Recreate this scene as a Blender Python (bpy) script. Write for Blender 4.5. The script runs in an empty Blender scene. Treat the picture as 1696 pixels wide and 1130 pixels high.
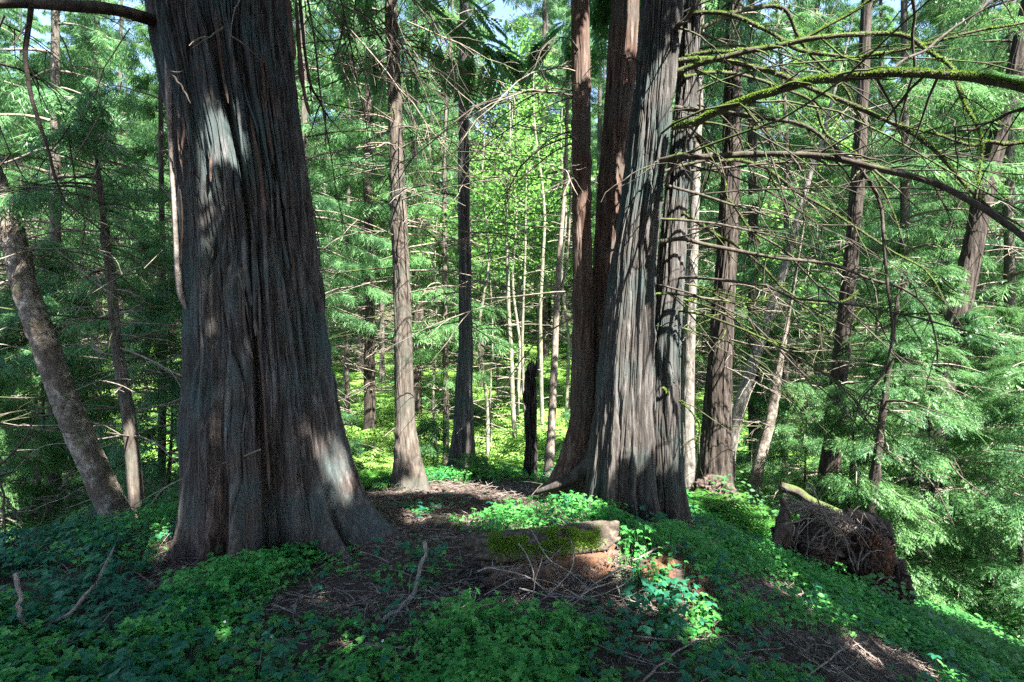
import bpy, math
import numpy as np
from mathutils import Vector
sc = bpy.context.scene
COL = sc.collection
# ------------------------------------------------------------------ camera, sky, sun, exposure
FPX, CX, CY, CAMZ = 942.0, 848.0, 565.0, 1.6
cam_d = bpy.data.cameras.new("camera"); cam = bpy.data.objects.new("camera", cam_d); COL.objects.link(cam)
cam_d.sensor_width = 36.0; cam_d.lens = 36.0 * FPX / 1696.0
cam_d.clip_start = 0.05; cam_d.clip_end = 1500
cam.location = (0, 0, CAMZ); cam.rotation_euler = (math.radians(90), 0, 0)
sc.camera = cam
SUN_EL, SUN_AZ = math.radians(50), math.radians(140)     # azimuth clockwise from +Y
w = bpy.data.worlds.new("World"); sc.world = w; w.use_nodes = True
wn = w.node_tree.nodes; wn.clear()
sky = wn.new('ShaderNodeTexSky'); sky.sky_type = 'NISHITA'; sky.sun_disc = False
sky.sun_elevation = SUN_EL; sky.sun_rotation = SUN_AZ
bg = wn.new('ShaderNodeBackground'); bg.inputs['Strength'].default_value = 0.078
wo = wn.new('ShaderNodeOutputWorld')
w.node_tree.links.new(sky.outputs[0], bg.inputs[0]); w.node_tree.links.new(bg.outputs[0], wo.inputs[0])
SV = np.array([math.cos(SUN_EL) * math.sin(SUN_AZ), math.cos(SUN_EL) * math.cos(SUN_AZ), math.sin(SUN_EL)])
sd = bpy.data.lights.new("sun", 'SUN'); so = bpy.data.objects.new("sun", sd); COL.objects.link(so)
sd.energy = 5.0; sd.angle = math.radians(0.5); sd.color = (1.0, 0.95, 0.86)
so.rotation_euler = Vector(SV.tolist()).to_track_quat('Z', 'Y').to_euler()
sc.view_settings.view_transform = 'Standard'; sc.view_settings.look = 'None'
sc.view_settings.exposure = 3.0; sc.view_settings.gamma = 1
cy = sc.cycles
cy.max_bounces = 6; cy.diffuse_bounces = 4; cy.glossy_bounces = 2; cy.transmission_bounces = 4
cy.transparent_max_bounces = 4; cy.sample_clamp_indirect = 2.5
cy.caustics_reflective = False; cy.caustics_refractive = False
cy.use_denoising = False; cy.use_adaptive_sampling = False

rng = np.random.default_rng(7)

# ------------------------------------------------------------------ noise
def _hash(ix, iy, iz, seed):
    h = (ix * 374761393 + iy * 668265263 + iz * 2147483647 + seed * 974634777) & 0xFFFFFFFF
    h = ((h ^ (h >> 13)) * 1274126177) & 0xFFFFFFFF
    h = ((h ^ (h >> 16)) * 2246822519) & 0xFFFFFFFF
    return ((h ^ (h >> 15)) & 0xFFFFFF) / float(0xFFFFFF)
def vnoise(x, y, z=0.0, seed=0):
    x, y, z = np.broadcast_arrays(np.asarray(x, float), np.asarray(y, float), np.asarray(z, float))
    ix, iy, iz = np.floor(x).astype(np.int64), np.floor(y).astype(np.int64), np.floor(z).astype(np.int64)
    fx, fy, fz = x - ix, y - iy, z - iz
    fx, fy, fz = fx*fx*(3-2*fx), fy*fy*(3-2*fy), fz*fz*(3-2*fz)
    def c(a, b, d): return _hash(ix + a, iy + b, iz + d, seed)
    x00 = c(0,0,0)*(1-fx) + c(1,0,0)*fx; x10 = c(0,1,0)*(1-fx) + c(1,1,0)*fx
    x01 = c(0,0,1)*(1-fx) + c(1,0,1)*fx; x11 = c(0,1,1)*(1-fx) + c(1,1,1)*fx
    return (x00*(1-fy) + x10*fy)*(1-fz) + (x01*(1-fy) + x11*fy)*fz      # 0..1
def fbm(x, y, z=0.0, seed=0, oct=4):
    s, a, t = 0.0, 1.0, 0.0
    for k in range(oct):
        s = s + a*vnoise(np.asarray(x)*2**k, np.asarray(y)*2**k, np.asarray(z)*2**k, seed+k*17); t += a; a *= .5
    return s/t
def sstep(a, b, x):
    t = np.clip((np.asarray(x, float)-a)/(b-a), 0, 1); return t*t*(3-2*t)

# ------------------------------------------------------------------ terrain
def height(x, y):
    x = np.asarray(x, float); y = np.asarray(y, float)
    h = (fbm(x*.9, y*.9, seed=3) - .5)*.10
    # left shoulder drops away
    s = (x + 3.9)*-.78 + (y - 4.05)*.62
    h = h - 1.75*sstep(-.1, 3.4, s)*sstep(.5, -1.2, x)
    h = h - .24*sstep(4.6, 7.4, y)
    # far lip of the ridge
    h = h - .85*sstep(7.4, 10.6, y)*sstep(-4, -1, x) 
    # right slope
    t = x - 1.25 - .12*np.clip(y-3, -4, 4)
    sp = np.logaddexp(0, t*3.0)/3.0
    drop = 3.6*(1-np.exp(-.42*sp/3.6*1.0))
    drop = np.minimum(.44*sp, 3.7 - .0*sp); drop = 3.7*np.tanh(.46*sp/3.7)
    h = h - drop
    # valley and the far hillside
    h = h + .095*np.clip(y-11.5, 0, 18) + .25*np.clip(y-30, 0, 60) + .10*np.clip(np.abs(x)-14, 0, 60)
    h = h + (fbm(x*.25, y*.25, seed=9)-.5)*.7*sstep(8, 16, np.hypot(x, y))
    # mound beside the log
    h = h + .17*np.exp(-(((x-1.12)/.34)**2 + ((y-4.05)/.5)**2))
    h = h + .06*np.exp(-(((x-.3)/.7)**2 + ((y-4.4)/.35)**2))
    h = h - .07*np.exp(-(((x+1.9)/.9)**2 + ((y-4.0)/.7)**2))
    return h
def P(px, py, D):
    return np.array([(px-CX)/FPX*D, D, CAMZ + (CY-py)/FPX*D])
def ground_hit(px, py, dmax=60):
    D = np.linspace(1.5, dmax, 4000)
    x = (px-CX)/FPX*D; z = CAMZ + (CY-py)/FPX*D
    hit = np.nonzero(z < height(x, D))[0]
    k = hit[0] if len(hit) else len(D)-1
    return np.array([x[k], D[k], float(height(x[k], D[k]))])
def proj(x, y, z):
    y = np.maximum(y, .1)
    return CX + FPX*x/y, CY - FPX*(z-CAMZ)/y

# ------------------------------------------------------------------ mesh helpers
class Acc:
    """collects vertices and polygons (any mix of triangles and quads) for ONE mesh"""
    def __init__(s): s.v = []; s.f3 = []; s.f4 = []; s.m3 = []; s.m4 = []; s.n = 0
    def add(s, v, f, mat=0):
        v = np.asarray(v, np.float32).reshape(-1, 3); f = np.asarray(f, np.int64)
        if len(f) == 0: return
        if f.shape[1] == 3: s.f3.append(f + s.n); s.m3.append(np.full(len(f), mat, np.int32))
        else: s.f4.append(f + s.n); s.m4.append(np.full(len(f), mat, np.int32))
        s.v.append(v); s.n += len(v)
    def mesh(s, name, mats, smooth=True):
        v = np.concatenate(s.v) if s.v else np.zeros((0, 3), np.float32)
        f3 = np.concatenate(s.f3) if s.f3 else np.zeros((0, 3), np.int64)
        f4 = np.concatenate(s.f4) if s.f4 else np.zeros((0, 4), np.int64)
        me = bpy.data.meshes.new(name)
        me.vertices.add(len(v)); me.vertices.foreach_set('co', v.ravel())
        nl = f3.size + f4.size; me.loops.add(nl)
        me.loops.foreach_set('vertex_index', np.concatenate([f3.ravel(), f4.ravel()]).astype(np.int32))
        npoly = len(f3)+len(f4); me.polygons.add(npoly)
        tot = np.concatenate([np.full(len(f3), 3), np.full(len(f4), 4)]).astype(np.int32)
        st = np.concatenate([[0], np.cumsum(tot)[:-1]]).astype(np.int32) if npoly else np.zeros(0, np.int32)
        me.polygons.foreach_set('loop_start', st)
        try: me.polygons.foreach_set('loop_total', tot)
        except Exception: pass
        mi = np.concatenate([np.concatenate(s.m3) if s.m3 else np.zeros(0, np.int32), np.concatenate(s.m4) if s.m4 else np.zeros(0, np.int32)]).astype(np.int32)
        for m in mats: me.materials.append(m)
        me.polygons.foreach_set('material_index', mi)
        me.polygons.foreach_set('use_smooth', np.full(npoly, smooth))
        me.update(calc_edges=True); me.validate()
        return me
def link(name, me, parent=None, loc=None):
    o = bpy.data.objects.new(name, me); COL.objects.link(o)
    if parent is not None: o.parent = parent
    if loc is not None: o.location = loc
    return o
def thing(name, label, cat, loc=(0, 0, 0), rz=0, group=None):
    o = bpy.data.objects.new(name, None); COL.objects.link(o)
    o.empty_display_size = .1
    o.location = [float(a) for a in loc]; o.rotation_euler = (0, 0, rz)
    o['label'] = label; o['category'] = cat
    if group: o['group'] = group
    return o
def tag(o, label, cat, group=None):
    o['label'] = label; o['category'] = cat
    if group: o['group'] = group
    return o
def catmull(P_, n):
    P_ = np.asarray(P_, float); m = len(P_)
    if m == 2: t = np.linspace(0, 1, n)[:, None]; return P_[0]*(1-t)+P_[1]*t
    Q = np.vstack([2*P_[0]-P_[1], P_, 2*P_[-1]-P_[-2]])
    u = np.linspace(0, m-1-1e-9, n); k = u.astype(int); t = (u-k)[:, None]
    a, b, c, d = Q[k], Q[k+1], Q[k+2], Q[k+3]
    return .5*((2*b)+(-a+c)*t+(2*a-5*b+4*c-d)*t*t+(-a+3*b-3*c+d)*t**3)
def tube(acc, pts, rad, sides=6, mat=0, rough=0.0, seed=0, cap=False):
    pts = np.asarray(pts, float); n = len(pts); rad = np.broadcast_to(np.asarray(rad, float), (n,))
    T = np.gradient(pts, axis=0); T /= np.linalg.norm(T, axis=1)[:, None]+1e-9
    ref = np.array([0, 0, 1.0]) if abs(T[:, 2]).mean() < .8 else np.array([1.0, 0, 0])
    A = np.cross(T, ref); A /= np.linalg.norm(A, axis=1)[:, None]+1e-9
    B = np.cross(T, A)
    th = np.linspace(0, 2*np.pi, sides, endpoint=False)
    r = rad[:, None]*np.ones((1, sides))
    if rough > 0:
        L = np.cumsum(np.r_[0, np.linalg.norm(np.diff(pts, axis=0), axis=1)])
        rr = max(rad.max(), 1e-3)
        r = r*(1+rough*(vnoise(np.cos(th)[None, :]*1.6+seed, np.sin(th)[None, :]*1.6, (L/rr*.35)[:, None], seed)-.5)*2)
    V = pts[:, None, :] + r[..., None]*(np.cos(th)[None, :, None]*A[:, None, :] + np.sin(th)[None, :, None]*B[:, None, :])
    i = np.arange(n-1)[:, None]; j = np.arange(sides)[None, :]; j2 = (j+1) % sides
    F = np.stack([i*sides+j, i*sides+j2, (i+1)*sides+j2, (i+1)*sides+j], -1).reshape(-1, 4)
    acc.add(V.reshape(-1, 3), F, mat)
    if cap:
        for e in (0, n-1):
            c = pts[e]; V2 = np.vstack([V[e], c]); k = np.arange(sides)
            f = np.stack([k, (k+1) % sides, np.full(sides, sides)], -1)
            acc.add(V2, f if e else f[:, ::-1], mat)
def frames(X, Nn):
    X = X/(np.linalg.norm(X, axis=1)[:, None]+1e-9)
    Y = np.cross(Nn, X); Y /= np.linalg.norm(Y, axis=1)[:, None]+1e-9
    return X, Y, np.cross(X, Y)
def scatter(acc, tv, tf, pos, X, N_, s, mat=0):
    """copies a small template to many places inside one mesh"""
    if len(pos) == 0: return
    X, Y, Z = frames(np.asarray(X, float), np.asarray(N_, float))
    s = np.asarray(s, float).reshape(-1, 1, 1)
    V = pos[:, None, :] + s*(tv[None, :, 0:1]*X[:, None] + tv[None, :, 1:2]*Y[:, None] + tv[None, :, 2:3]*Z[:, None])
    F = tf[None] + (np.arange(len(pos))*len(tv))[:, None, None]
    acc.add(V.reshape(-1, 3), F.reshape(-1, tf.shape[1]), mat)

# ------------------------------------------------------------------ materials
def newmat(name):
    m = bpy.data.materials.new(name); m.use_nodes = True; nt = m.node_tree; nt.nodes.clear()
    return m, nt, nt.nodes.new, nt.links.new
def ramp(N, stops):
    r = N('ShaderNodeValToRGB'); e = r.color_ramp.elements
    while len(e) < len(stops): e.new(.5)
    for k, (p, c) in enumerate(stops): e[k].position = p; e[k].color = (*c, 1)
    return r
def noise_node(N, L, vec, scale, detail=4, rough=.55):
    n = N('ShaderNodeTexNoise'); n.inputs['Scale'].default_value = scale; n.inputs['Detail'].default_value = detail
    n.inputs['Roughness'].default_value = rough
    if vec is not None: L(vec, n.inputs['Vector'])
    return n
def mixc(N, L, f, a, b):
    m = N('ShaderNodeMix'); m.data_type = 'RGBA'
    if isinstance(f, float): m.inputs[0].default_value = f
    else: L(f, m.inputs[0])
    for k, c in ((6, a), (7, b)):
        if isinstance(c, tuple): m.inputs[k].default_value = (*c, 1)
        else: L(c, m.inputs[k])
    return m.outputs[2]
def bark(name, ca, cb, cc, stretch=.12, scale=14, bump=.6, moss=0.0, moss_top=.0, patch=None, rough=.9, pscale=2.2, base=None):
    m, nt, N, L = newmat(name)
    tc = N('ShaderNodeTexCoord'); mp = N('ShaderNodeMapping'); mp.inputs['Scale'].default_value = (1, 1, stretch)
    L(tc.outputs['Object'], mp.inputs[0])
    n1 = noise_node(N, L, mp.outputs[0], scale, 8, .62)
    r1 = ramp(N, [(.32, ca), (.5, cb), (.68, cc)]); L(n1.outputs[0], r1.inputs[0])
    col = r1.outputs[0]
    if patch:
        n2 = noise_node(N, L, mp.outputs[0] if pscale > 3 else tc.outputs['Object'], pscale, 5, .6)
        mr = N('ShaderNodeMapRange'); mr.inputs[1].default_value = .47; mr.inputs[2].default_value = .62
        L(n2.outputs[0], mr.inputs[0]); pf = mr.outputs[0]
        if base:                  # lichen thins out toward the foot of the trunk, where the bark is rubbed reddish brown
            sz = N('ShaderNodeSeparateXYZ'); L(tc.outputs['Object'], sz.inputs[0]); mz = N('ShaderNodeMapRange'); mz.inputs[1].default_value = .3; mz.inputs[2].default_value = 1.9
            az_ = N('ShaderNodeMath'); az_.operation = 'MULTIPLY_ADD'; L(n2.outputs[0], az_.inputs[0]); az_.inputs[1].default_value = 1.6; L(sz.outputs[2], az_.inputs[2]); L(az_.outputs[0], mz.inputs[0])
            ml = N('ShaderNodeMath'); ml.operation = 'MULTIPLY'; L(pf, ml.inputs[0]); L(mz.outputs[0], ml.inputs[1]); pf = ml.outputs[0]
            rb = ramp(N, [(.35, base[0]), (.65, base[1])]); L(n1.outputs[0], rb.inputs[0]); inv = N('ShaderNodeMapRange'); inv.inputs[3].default_value = 1; inv.inputs[4].default_value = 0; L(mz.outputs[0], inv.inputs[0])
            col = mixc(N, L, inv.outputs[0], col, rb.outputs[0])
        col = mixc(N, L, pf, col, patch)
    if moss > 0 or moss_top > 0:
        n3 = noise_node(N, L, tc.outputs['Object'], 3.5, 6, .6)
        g = N('ShaderNodeNewGeometry'); sx = N('ShaderNodeSeparateXYZ'); L(g.outputs['Normal'], sx.inputs[0])
        ma = N('ShaderNodeMath'); ma.operation = 'MULTIPLY_ADD'; L(sx.outputs[2], ma.inputs[0])
        ma.inputs[1].default_value = moss_top; L(n3.outputs[0], ma.inputs[2])
        mr = N('ShaderNodeMapRange'); mr.inputs[1].default_value = .78-moss; mr.inputs[2].default_value = .92-moss
        L(ma.outputs[0], mr.inputs[0])
        nm = noise_node(N, L, tc.outputs['Object'], 60, 3)
        mc = ramp(N, [(.3, (.028, .048, .009)), (.7, (.085, .135, .022))]); L(nm.outputs[0], mc.inputs[0])
        col = mixc(N, L, mr.outputs[0], col, mc.outputs[0])
    b = N('ShaderNodeBsdfPrincipled'); L(col, b.inputs['Base Color']); b.inputs['Roughness'].default_value = rough
    b.inputs['Specular IOR Level'].default_value = .25
    bp = N('ShaderNodeBump'); bp.inputs['Strength'].default_value = bump; bp.inputs['Distance'].default_value = .02
    n4 = noise_node(N, L, mp.outputs[0], scale*3, 8, .7)
    L(n4.outputs[0], bp.inputs['Height']); L(bp.outputs[0], b.inputs['Normal'])
    o = N('ShaderNodeOutputMaterial'); L(b.outputs[0], o.inputs[0])
    return m
def leafmat(name, c1, c2, c3, trans=.4, rough=.5, nscale=1.3, tcol=None):
    m, nt, N, L = newmat(name)
    g = N('ShaderNodeNewGeometry'); oi = N('ShaderNodeObjectInfo'); tc = N('ShaderNodeTexCoord')
    n1 = noise_node(N, L, tc.outputs['Object'], nscale, 4, .7)
    ad = N('ShaderNodeMath'); ad.operation = 'MULTIPLY_ADD'; L(g.outputs['Random Per Island'], ad.inputs[0]); ad.inputs[1].default_value = .45
    L(n1.outputs[0], ad.inputs[2])
    sb = N('ShaderNodeMath'); sb.operation = 'MULTIPLY_ADD'; L(oi.outputs['Random'], sb.inputs[0]); sb.inputs[1].default_value = .2; L(ad.outputs[0], sb.inputs[2])
    r = ramp(N, [(.45, c1), (.75, c2), (1.0, c3)]); L(sb.outputs[0], r.inputs[0])
    b = N('ShaderNodeBsdfPrincipled'); L(r.outputs[0], b.inputs['Base Color']); b.inputs['Roughness'].default_value = rough
    b.inputs['Specular IOR Level'].default_value = .28
    t = N('ShaderNodeBsdfTranslucent')
    tint = mixc(N, L, .55, r.outputs[0], tcol or tuple(min(1, x*2.2) for x in c3)); L(tint, t.inputs[0])
    mx = N('ShaderNodeMixShader'); mx.inputs[0].default_value = trans; L(b.outputs[0], mx.inputs[1]); L(t.outputs[0], mx.inputs[2])
    o = N('ShaderNodeOutputMaterial'); L(mx.outputs[0], o.inputs[0])
    return m
M_CEDAR = bark('cedar_bark', (.020, .018, .017), (.062, .058, .057), (.160, .155, .155), .045, 26, 1.0, patch=(.054, .078, .080), pscale=1.6, base=((.028, .015, .011), (.145, .086, .066)))
M_CEDAR_RED = bark('red_cedar_bark', (.034, .018, .013), (.092, .055, .042), (.19, .145, .12), .06, 26, 1.0, patch=(.080, .066, .056))
M_CEDAR_FL = bark('fluted_cedar_bark', (.022, .019, .018), (.062, .057, .053), (.155, .148, .142), .05, 26, 1.0, patch=(.048, .068, .066), pscale=1.6, base=((.018, .014, .012), (.075, .058, .050)))
M_CONIFER = bark('conifer_bark', (.036, .029, .024), (.088, .072, .060), (.18, .16, .138), .15, 26, .9, moss=.12, patch=(.07, .072, .06))
M_DARK = bark('dark_furrowed_bark', (.018, .014, .012), (.042, .033, .028), (.11, .092, .08), .12, 24, 1.0)
M_PALE = bark('pale_alder_bark', (.07, .058, .045), (.18, .155, .13), (.36, .33, .285), 1.0, 18, 1.0, moss=.17, patch=(.085, .068, .055), pscale=6)
M_WHITE = bark('grey_bark', (.06, .055, .048), (.14, .13, .115), (.26, .245, .225), .3, 20, .8, moss=.13)
M_CHAR = bark('charred_wood', (.007, .006, .006), (.022, .020, .018), (.10, .092, .085), .12, 26, 1.0)
M_DEAD = bark('dead_twig_bark', (.09, .075, .06), (.17, .145, .12), (.29, .26, .22), .5, 25, .3, moss=.07)
M_MOSSY = bark('mossy_branch_bark', (.035, .03, .022), (.065, .056, .044), (.10, .09, .072), .5, 20, .6, moss=.26, moss_top=.20)
M_DARKBR = bark('dark_branch_bark', (.03, .024, .02), (.058, .048, .04), (.10, .086, .074), .5, 20, .6, moss=.14, moss_top=.12)
M_LOG = bark('weathered_log_wood', (.035, .027, .021), (.075, .060, .047), (.16, .136, .108), 1, 22, 1.0)
M_ROT = bark('rotten_wood', (.06, .028, .016), (.13, .06, .034), (.24, .125, .08), .4, 26, 1.0, patch=(.06, .046, .040), pscale=5)
M_STICK = bark('stick_bark', (.10, .082, .070), (.19, .163, .145), (.32, .29, .265), .6, 26, .5)
L_CEDAR = leafmat('cedar_foliage', (.010, .042, .018), (.030, .100, .038), (.11, .23, .085), .34, .42)
L_TEAL = leafmat('hemlock_foliage', (.010, .046, .019), (.030, .102, .038), (.12, .24, .08), .34, .42)
L_MAPLE = leafmat('maple_leaves', (.035, .11, .022), (.08, .20, .04), (.16, .30, .07), .45, tcol=(.25, .55, .12))
L_HERB = leafmat('herb_leaves', (.024, .16, .040), (.055, .26, .060), (.14, .38, .09), .4, .45, 2.2, tcol=(.10, .50, .10))
L_BRAMBLE = leafmat('bramble_leaves', (.012, .085, .055), (.020, .125, .072), (.04, .17, .08), .3, .4, 2.2)
L_FERN = leafmat('fern_fronds', (.030, .110, .030), (.055, .170, .035), (.10, .24, .05), .45, tcol=(.25, .65, .10))
L_MEADOW = leafmat('meadow_greens', (.10, .22, .04), (.23, .41, .08), (.38, .54, .18), .5, .5, .5, tcol=(.4, .8, .15))
L_UNDER = leafmat('understory_greens', (.020, .095, .040), (.038, .140, .050), (.08, .21, .06), .4, .5, .8)
L_DRY = leafmat('dry_needles', (.075, .050, .040), (.14, .105, .088), (.25, .21, .185), .1, .8, 3)

L_MOSS = leafmat('moss_cushion', (.025, .06, .008), (.06, .125, .014), (.14, .23, .03), .3, .7, 9)
def ground_mat():
    m, nt, N, L = newmat('forest_soil')
    tc = N('ShaderNodeTexCoord')
    n1 = noise_node(N, L, tc.outputs['Object'], 5, 8, .7)
    n2 = noise_node(N, L, tc.outputs['Object'], 60, 6, .75)
    r = ramp(N, [(.3, (.030, .022, .019)), (.5, (.070, .052, .045)), (.7, (.14, .11, .10))]); L(n2.outputs[0], r.inputs[0])
    r2 = ramp(N, [(.35, (.035, .025, .021)), (.65, (.11, .085, .075))]); L(n1.outputs[0], r2.inputs[0])
    col = mixc(N, L, .5, r.outputs[0], r2.outputs[0])
    g = noise_node(N, L, tc.outputs['Object'], .35, 5, .6)
    sx = N('ShaderNodeSeparateXYZ'); L(tc.outputs['Object'], sx.inputs[0])
    far = N('ShaderNodeMapRange'); far.inputs[1].default_value = 9; far.inputs[2].default_value = 14; L(sx.outputs[1], far.inputs[0])
    mm = N('ShaderNodeMath'); mm.operation = 'MULTIPLY'; L(far.outputs[0], mm.inputs[0])
    gr = N('ShaderNodeMapRange'); gr.inputs[1].default_value = .35; gr.inputs[2].default_value = .6; L(g.outputs[0], gr.inputs[0]); L(gr.outputs[0], mm.inputs[1])
    col = mixc(N, L, mm.outputs[0], col, (.06, .12, .03))
    b = N('ShaderNodeBsdfPrincipled'); L(col, b.inputs['Base Color']); b.inputs['Roughness'].default_value = .95
    b.inputs['Specular IOR Level'].default_value = .15
    bp = N('ShaderNodeBump'); bp.inputs['Strength'].default_value = .9; bp.inputs['Distance'].default_value = .03
    L(n2.outputs[0], bp.inputs['Height']); L(bp.outputs[0], b.inputs['Normal'])
    o = N('ShaderNodeOutputMaterial'); L(b.outputs[0], o.inputs[0])
    return m
M_SOIL = ground_mat()

# ------------------------------------------------------------------ ground sheet
def build_ground():
    u = np.linspace(-1, 1, 460); k = 5.2
    xs = np.sinh(u*k)/np.sinh(k)*260
    ys = 3.5 + np.sinh(np.linspace(-1, 1, 520)*k)/np.sinh(k)*260
    X, Y = np.meshgrid(xs, ys); Z = height(X, Y)
    near = sstep(14, 7, np.hypot(X, Y-3))
    Z = Z + near*((fbm(X*6, Y*6, seed=21)-.5)*.05 + (fbm(X*22, Y*22, seed=22, oct=2)-.5)*.02)
    acc = Acc(); ny, nx = X.shape
    i = np.arange(ny-1)[:, None]; j = np.arange(nx-1)[None, :]
    F = np.stack([i*nx+j, i*nx+j+1, (i+1)*nx+j+1, (i+1)*nx+j], -1).reshape(-1, 4)
    acc.add(np.stack([X, Y, Z], -1), F)
    o = link('ground', acc.mesh('ground', [M_SOIL])); o['kind'] = 'structure'
build_ground()

# ------------------------------------------------------------------ trunks
def trunk_mesh(name, st, mat, root_depth=.35, lobes=None, furrow=.02, ffreq=9, fstretch=.07, nth=96, dz=.05, seed=0,
               top=None, flare=None, knots=0, warp=.35, zfine=None, toplean=None, fdense=0.0):
    """st: (px, py, D, half width px) from the ground up; returns world mesh, axis function"""
    st = sorted(st, key=lambda s: -s[1])
    C = np.array([P(a, b, d) for a, b, d, h in st]); R = np.array([h/FPX*d for a, b, d, h in st])
    z = C[:, 2]; o = np.argsort(z); C, R, z = C[o], R[o], z[o]
    z0 = z[0]-root_depth; z1 = top if top else z[-1]+.2
    zf = zfine if zfine else 5.2
    zz = np.r_[np.arange(z0, min(z1, zf), dz), np.linspace(min(z1, zf), z1, max(2, int(max(0, z1-zf)/.35)+2))]
    zz = np.unique(zz)
    def ext(v):
        s = np.interp(zz, z, v)
        up = zz > z[-1]; sl = (v[-1]-v[max(0, len(v)-3)])/(z[-1]-z[max(0, len(v)-3)]+1e-6)
        s[up] = v[-1]+sl*(zz[up]-z[-1])
        return s
    cx, cy_ = ext(C[:, 0]), ext(C[:, 1]); r = ext(R)
    # soften the polyline
    kz = np.hanning(13); kz /= kz.sum()
    def sm(a):
        k = 6; return np.convolve(np.pad(a, k, mode='edge'), kz, 'valid')
    cx, cy_, r = sm(cx), sm(cy_), sm(r)
    up = zz > z[-1]
    if up.any() and z1 > z[-1]+.5:
        f = np.clip((z1-zz[up])/(z1-z[-1]), .06, 1); r[up] = R[-1]*f**.8
    th = np.linspace(0, 2*np.pi, nth, endpoint=False); th = th-fdense*np.sin(th+np.pi/2)
    TH, Z = np.meshgrid(th, zz); Rr = r[:, None]*np.ones_like(TH)
    k = 1.0
    if lobes is not None: Rr = Rr*lobes(TH, Z)
    if flare is not None: Rr = Rr*flare(TH, Z)
    cxx, cyy = np.cos(TH), np.sin(TH)
    rb = float(np.median(r))
    W = (fbm(cxx*1.5+seed, cyy*1.5, Z*.8, seed+5, 3)-.5)*warp*2
    q = ffreq*rb
    a = fbm(cxx*q+W*q*.6, cyy*q+W*q*.6, Z*ffreq*fstretch, seed+11, 2)
    a2 = fbm(cxx*q*2.3+W*q*1.2, cyy*q*2.3, Z*ffreq*fstretch*2.2, seed+31, 2)
    a3 = vnoise(cxx*q*5.5+W*q*2.4, cyy*q*5.5, Z*ffreq*fstretch*5, seed+37)
    v = lambda n_, w_: np.exp(-((n_-.5)/w_)**2)
    if nth > 500: Rr = Rr + furrow*.30*sstep(.44, .5, vnoise(cxx*q*3.6+W*q*2, cyy*q*3.6, Z*ffreq*fstretch*2.4, seed+51)) + furrow*.22*sstep(.42, .5, vnoise(cxx*q*8+W*q*3, cyy*q*8, Z*ffreq*fstretch*6, seed+53)) - furrow*.24
    Rr = Rr + furrow*1.0*(a-.5)*2 - furrow*1.3*v(a, .045) - furrow*.75*v(a2, .06) - furrow*.38*v(a3, .12) + furrow*.3*(fbm(cxx*q*5, cyy*q*5, Z*ffreq*.7, seed+41, 2)-.5)
    if knots:
        kr = np.random.default_rng(seed+99)
        for _ in range(knots):
            t0 = kr.uniform(0, 2*np.pi); zk = kr.uniform(z0+.8, min(z1, 5)); kw = kr.uniform(.035, .07)
            d2 = ((np.angle(np.exp(1j*(TH-t0)))*rb)**2 + (Z-zk)**2)/kw**2
            Rr = Rr + .5*kw*np.exp(-d2)-.35*kw*np.exp(-d2*5)
    V = np.stack([cx[:, None]+Rr*cxx, cy_[:, None]+Rr*cyy, Z], -1)
    n = len(zz); i = np.arange(n-1)[:, None]; j = np.arange(nth)[None, :]; j2 = (j+1) % nth
    F = np.stack([i*nth+j, i*nth+j2, (i+1)*nth+j2, (i+1)*nth+j], -1).reshape(-1, 4)
    acc = Acc(); acc.add(V.reshape(-1, 3), F)
    axis = lambda zq: np.array([np.interp(zq, zz, cx), np.interp(zq, zz, cy_), zq])
    rad = lambda zq: float(np.interp(zq, zz, r))
    return acc, axis, rad, (z0, z1)
def place(acc, name, mats, parent, origin):
    """link a mesh built in world coordinates under a thing standing at origin"""
    o = np.asarray(origin, np.float32); acc.v = [v-o for v in acc.v]
    return link(name, acc.mesh(name, mats), parent)

# ------------------------------------------------------------------ sun corridors: where the photograph shows sun
TARGETS = []     # (point, radius)
for px, py, D, r in [(1062, 330, 5.0, .34), (1072, 420, 5.0, .28), (1050, 590, 5.0, .34), (1095, 260, 5.1, .2), (1095, 500, 5.1, .2), (1120, 90, 5.6, .25), (1125, 200, 5.6, .2),
                     (540, 640, 4.2, .22), (560, 700, 4.2, .15), (350, 300, 3.9, .14), (345, 640, 3.9, .22), (335, 560, 3.9, .12), (375, 480, 3.9, .12), (330, 760, 3.9, .15), (385, 60, 3.9, .2),
                     (670, 640, 6.9, .4), (665, 500, 6.9, .35), (660, 330, 6.9, .4), (685, 770, 6.9, .35), (655, 200, 6.9, .3), (668, 420, 6.9, .25),
                     (40, 450, 5.3, .22), (75, 580, 5.3, .14), (60, 520, 5.3, .1), (10, 380, 5.3, .15), (190, 480, 5.8, .15), (225, 640, 5.8, .3), (230, 760, 5.8, .2),
                     (965, 60, 6.1, .2), (965, 480, 6.1, .07), (1280, 140, 4.9, .5), (1500, 120, 4.2, .6), (1400, 260, 4.5, .35), (1600, 260, 4.4, .35),
                     (1145, 520, 8.8, .8), (1205, 560, 7.8, .25), (770, 560, 9, .5), (770, 300, 9, .5), (770, 750, 9, .3), (1270, 720, 8.5, .3), (1620, 500, 8.5, .3)]:
    TARGETS.append((P(px, py, D), r))
TARGETS += [(P(985, 890, 3.95), .17), (P(945, 890, 3.9), .13), (P(990, 925, 3.8), .12), (P(960, 940, 3.75), .08), (P(870, 905, 3.8), .07)]
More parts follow.
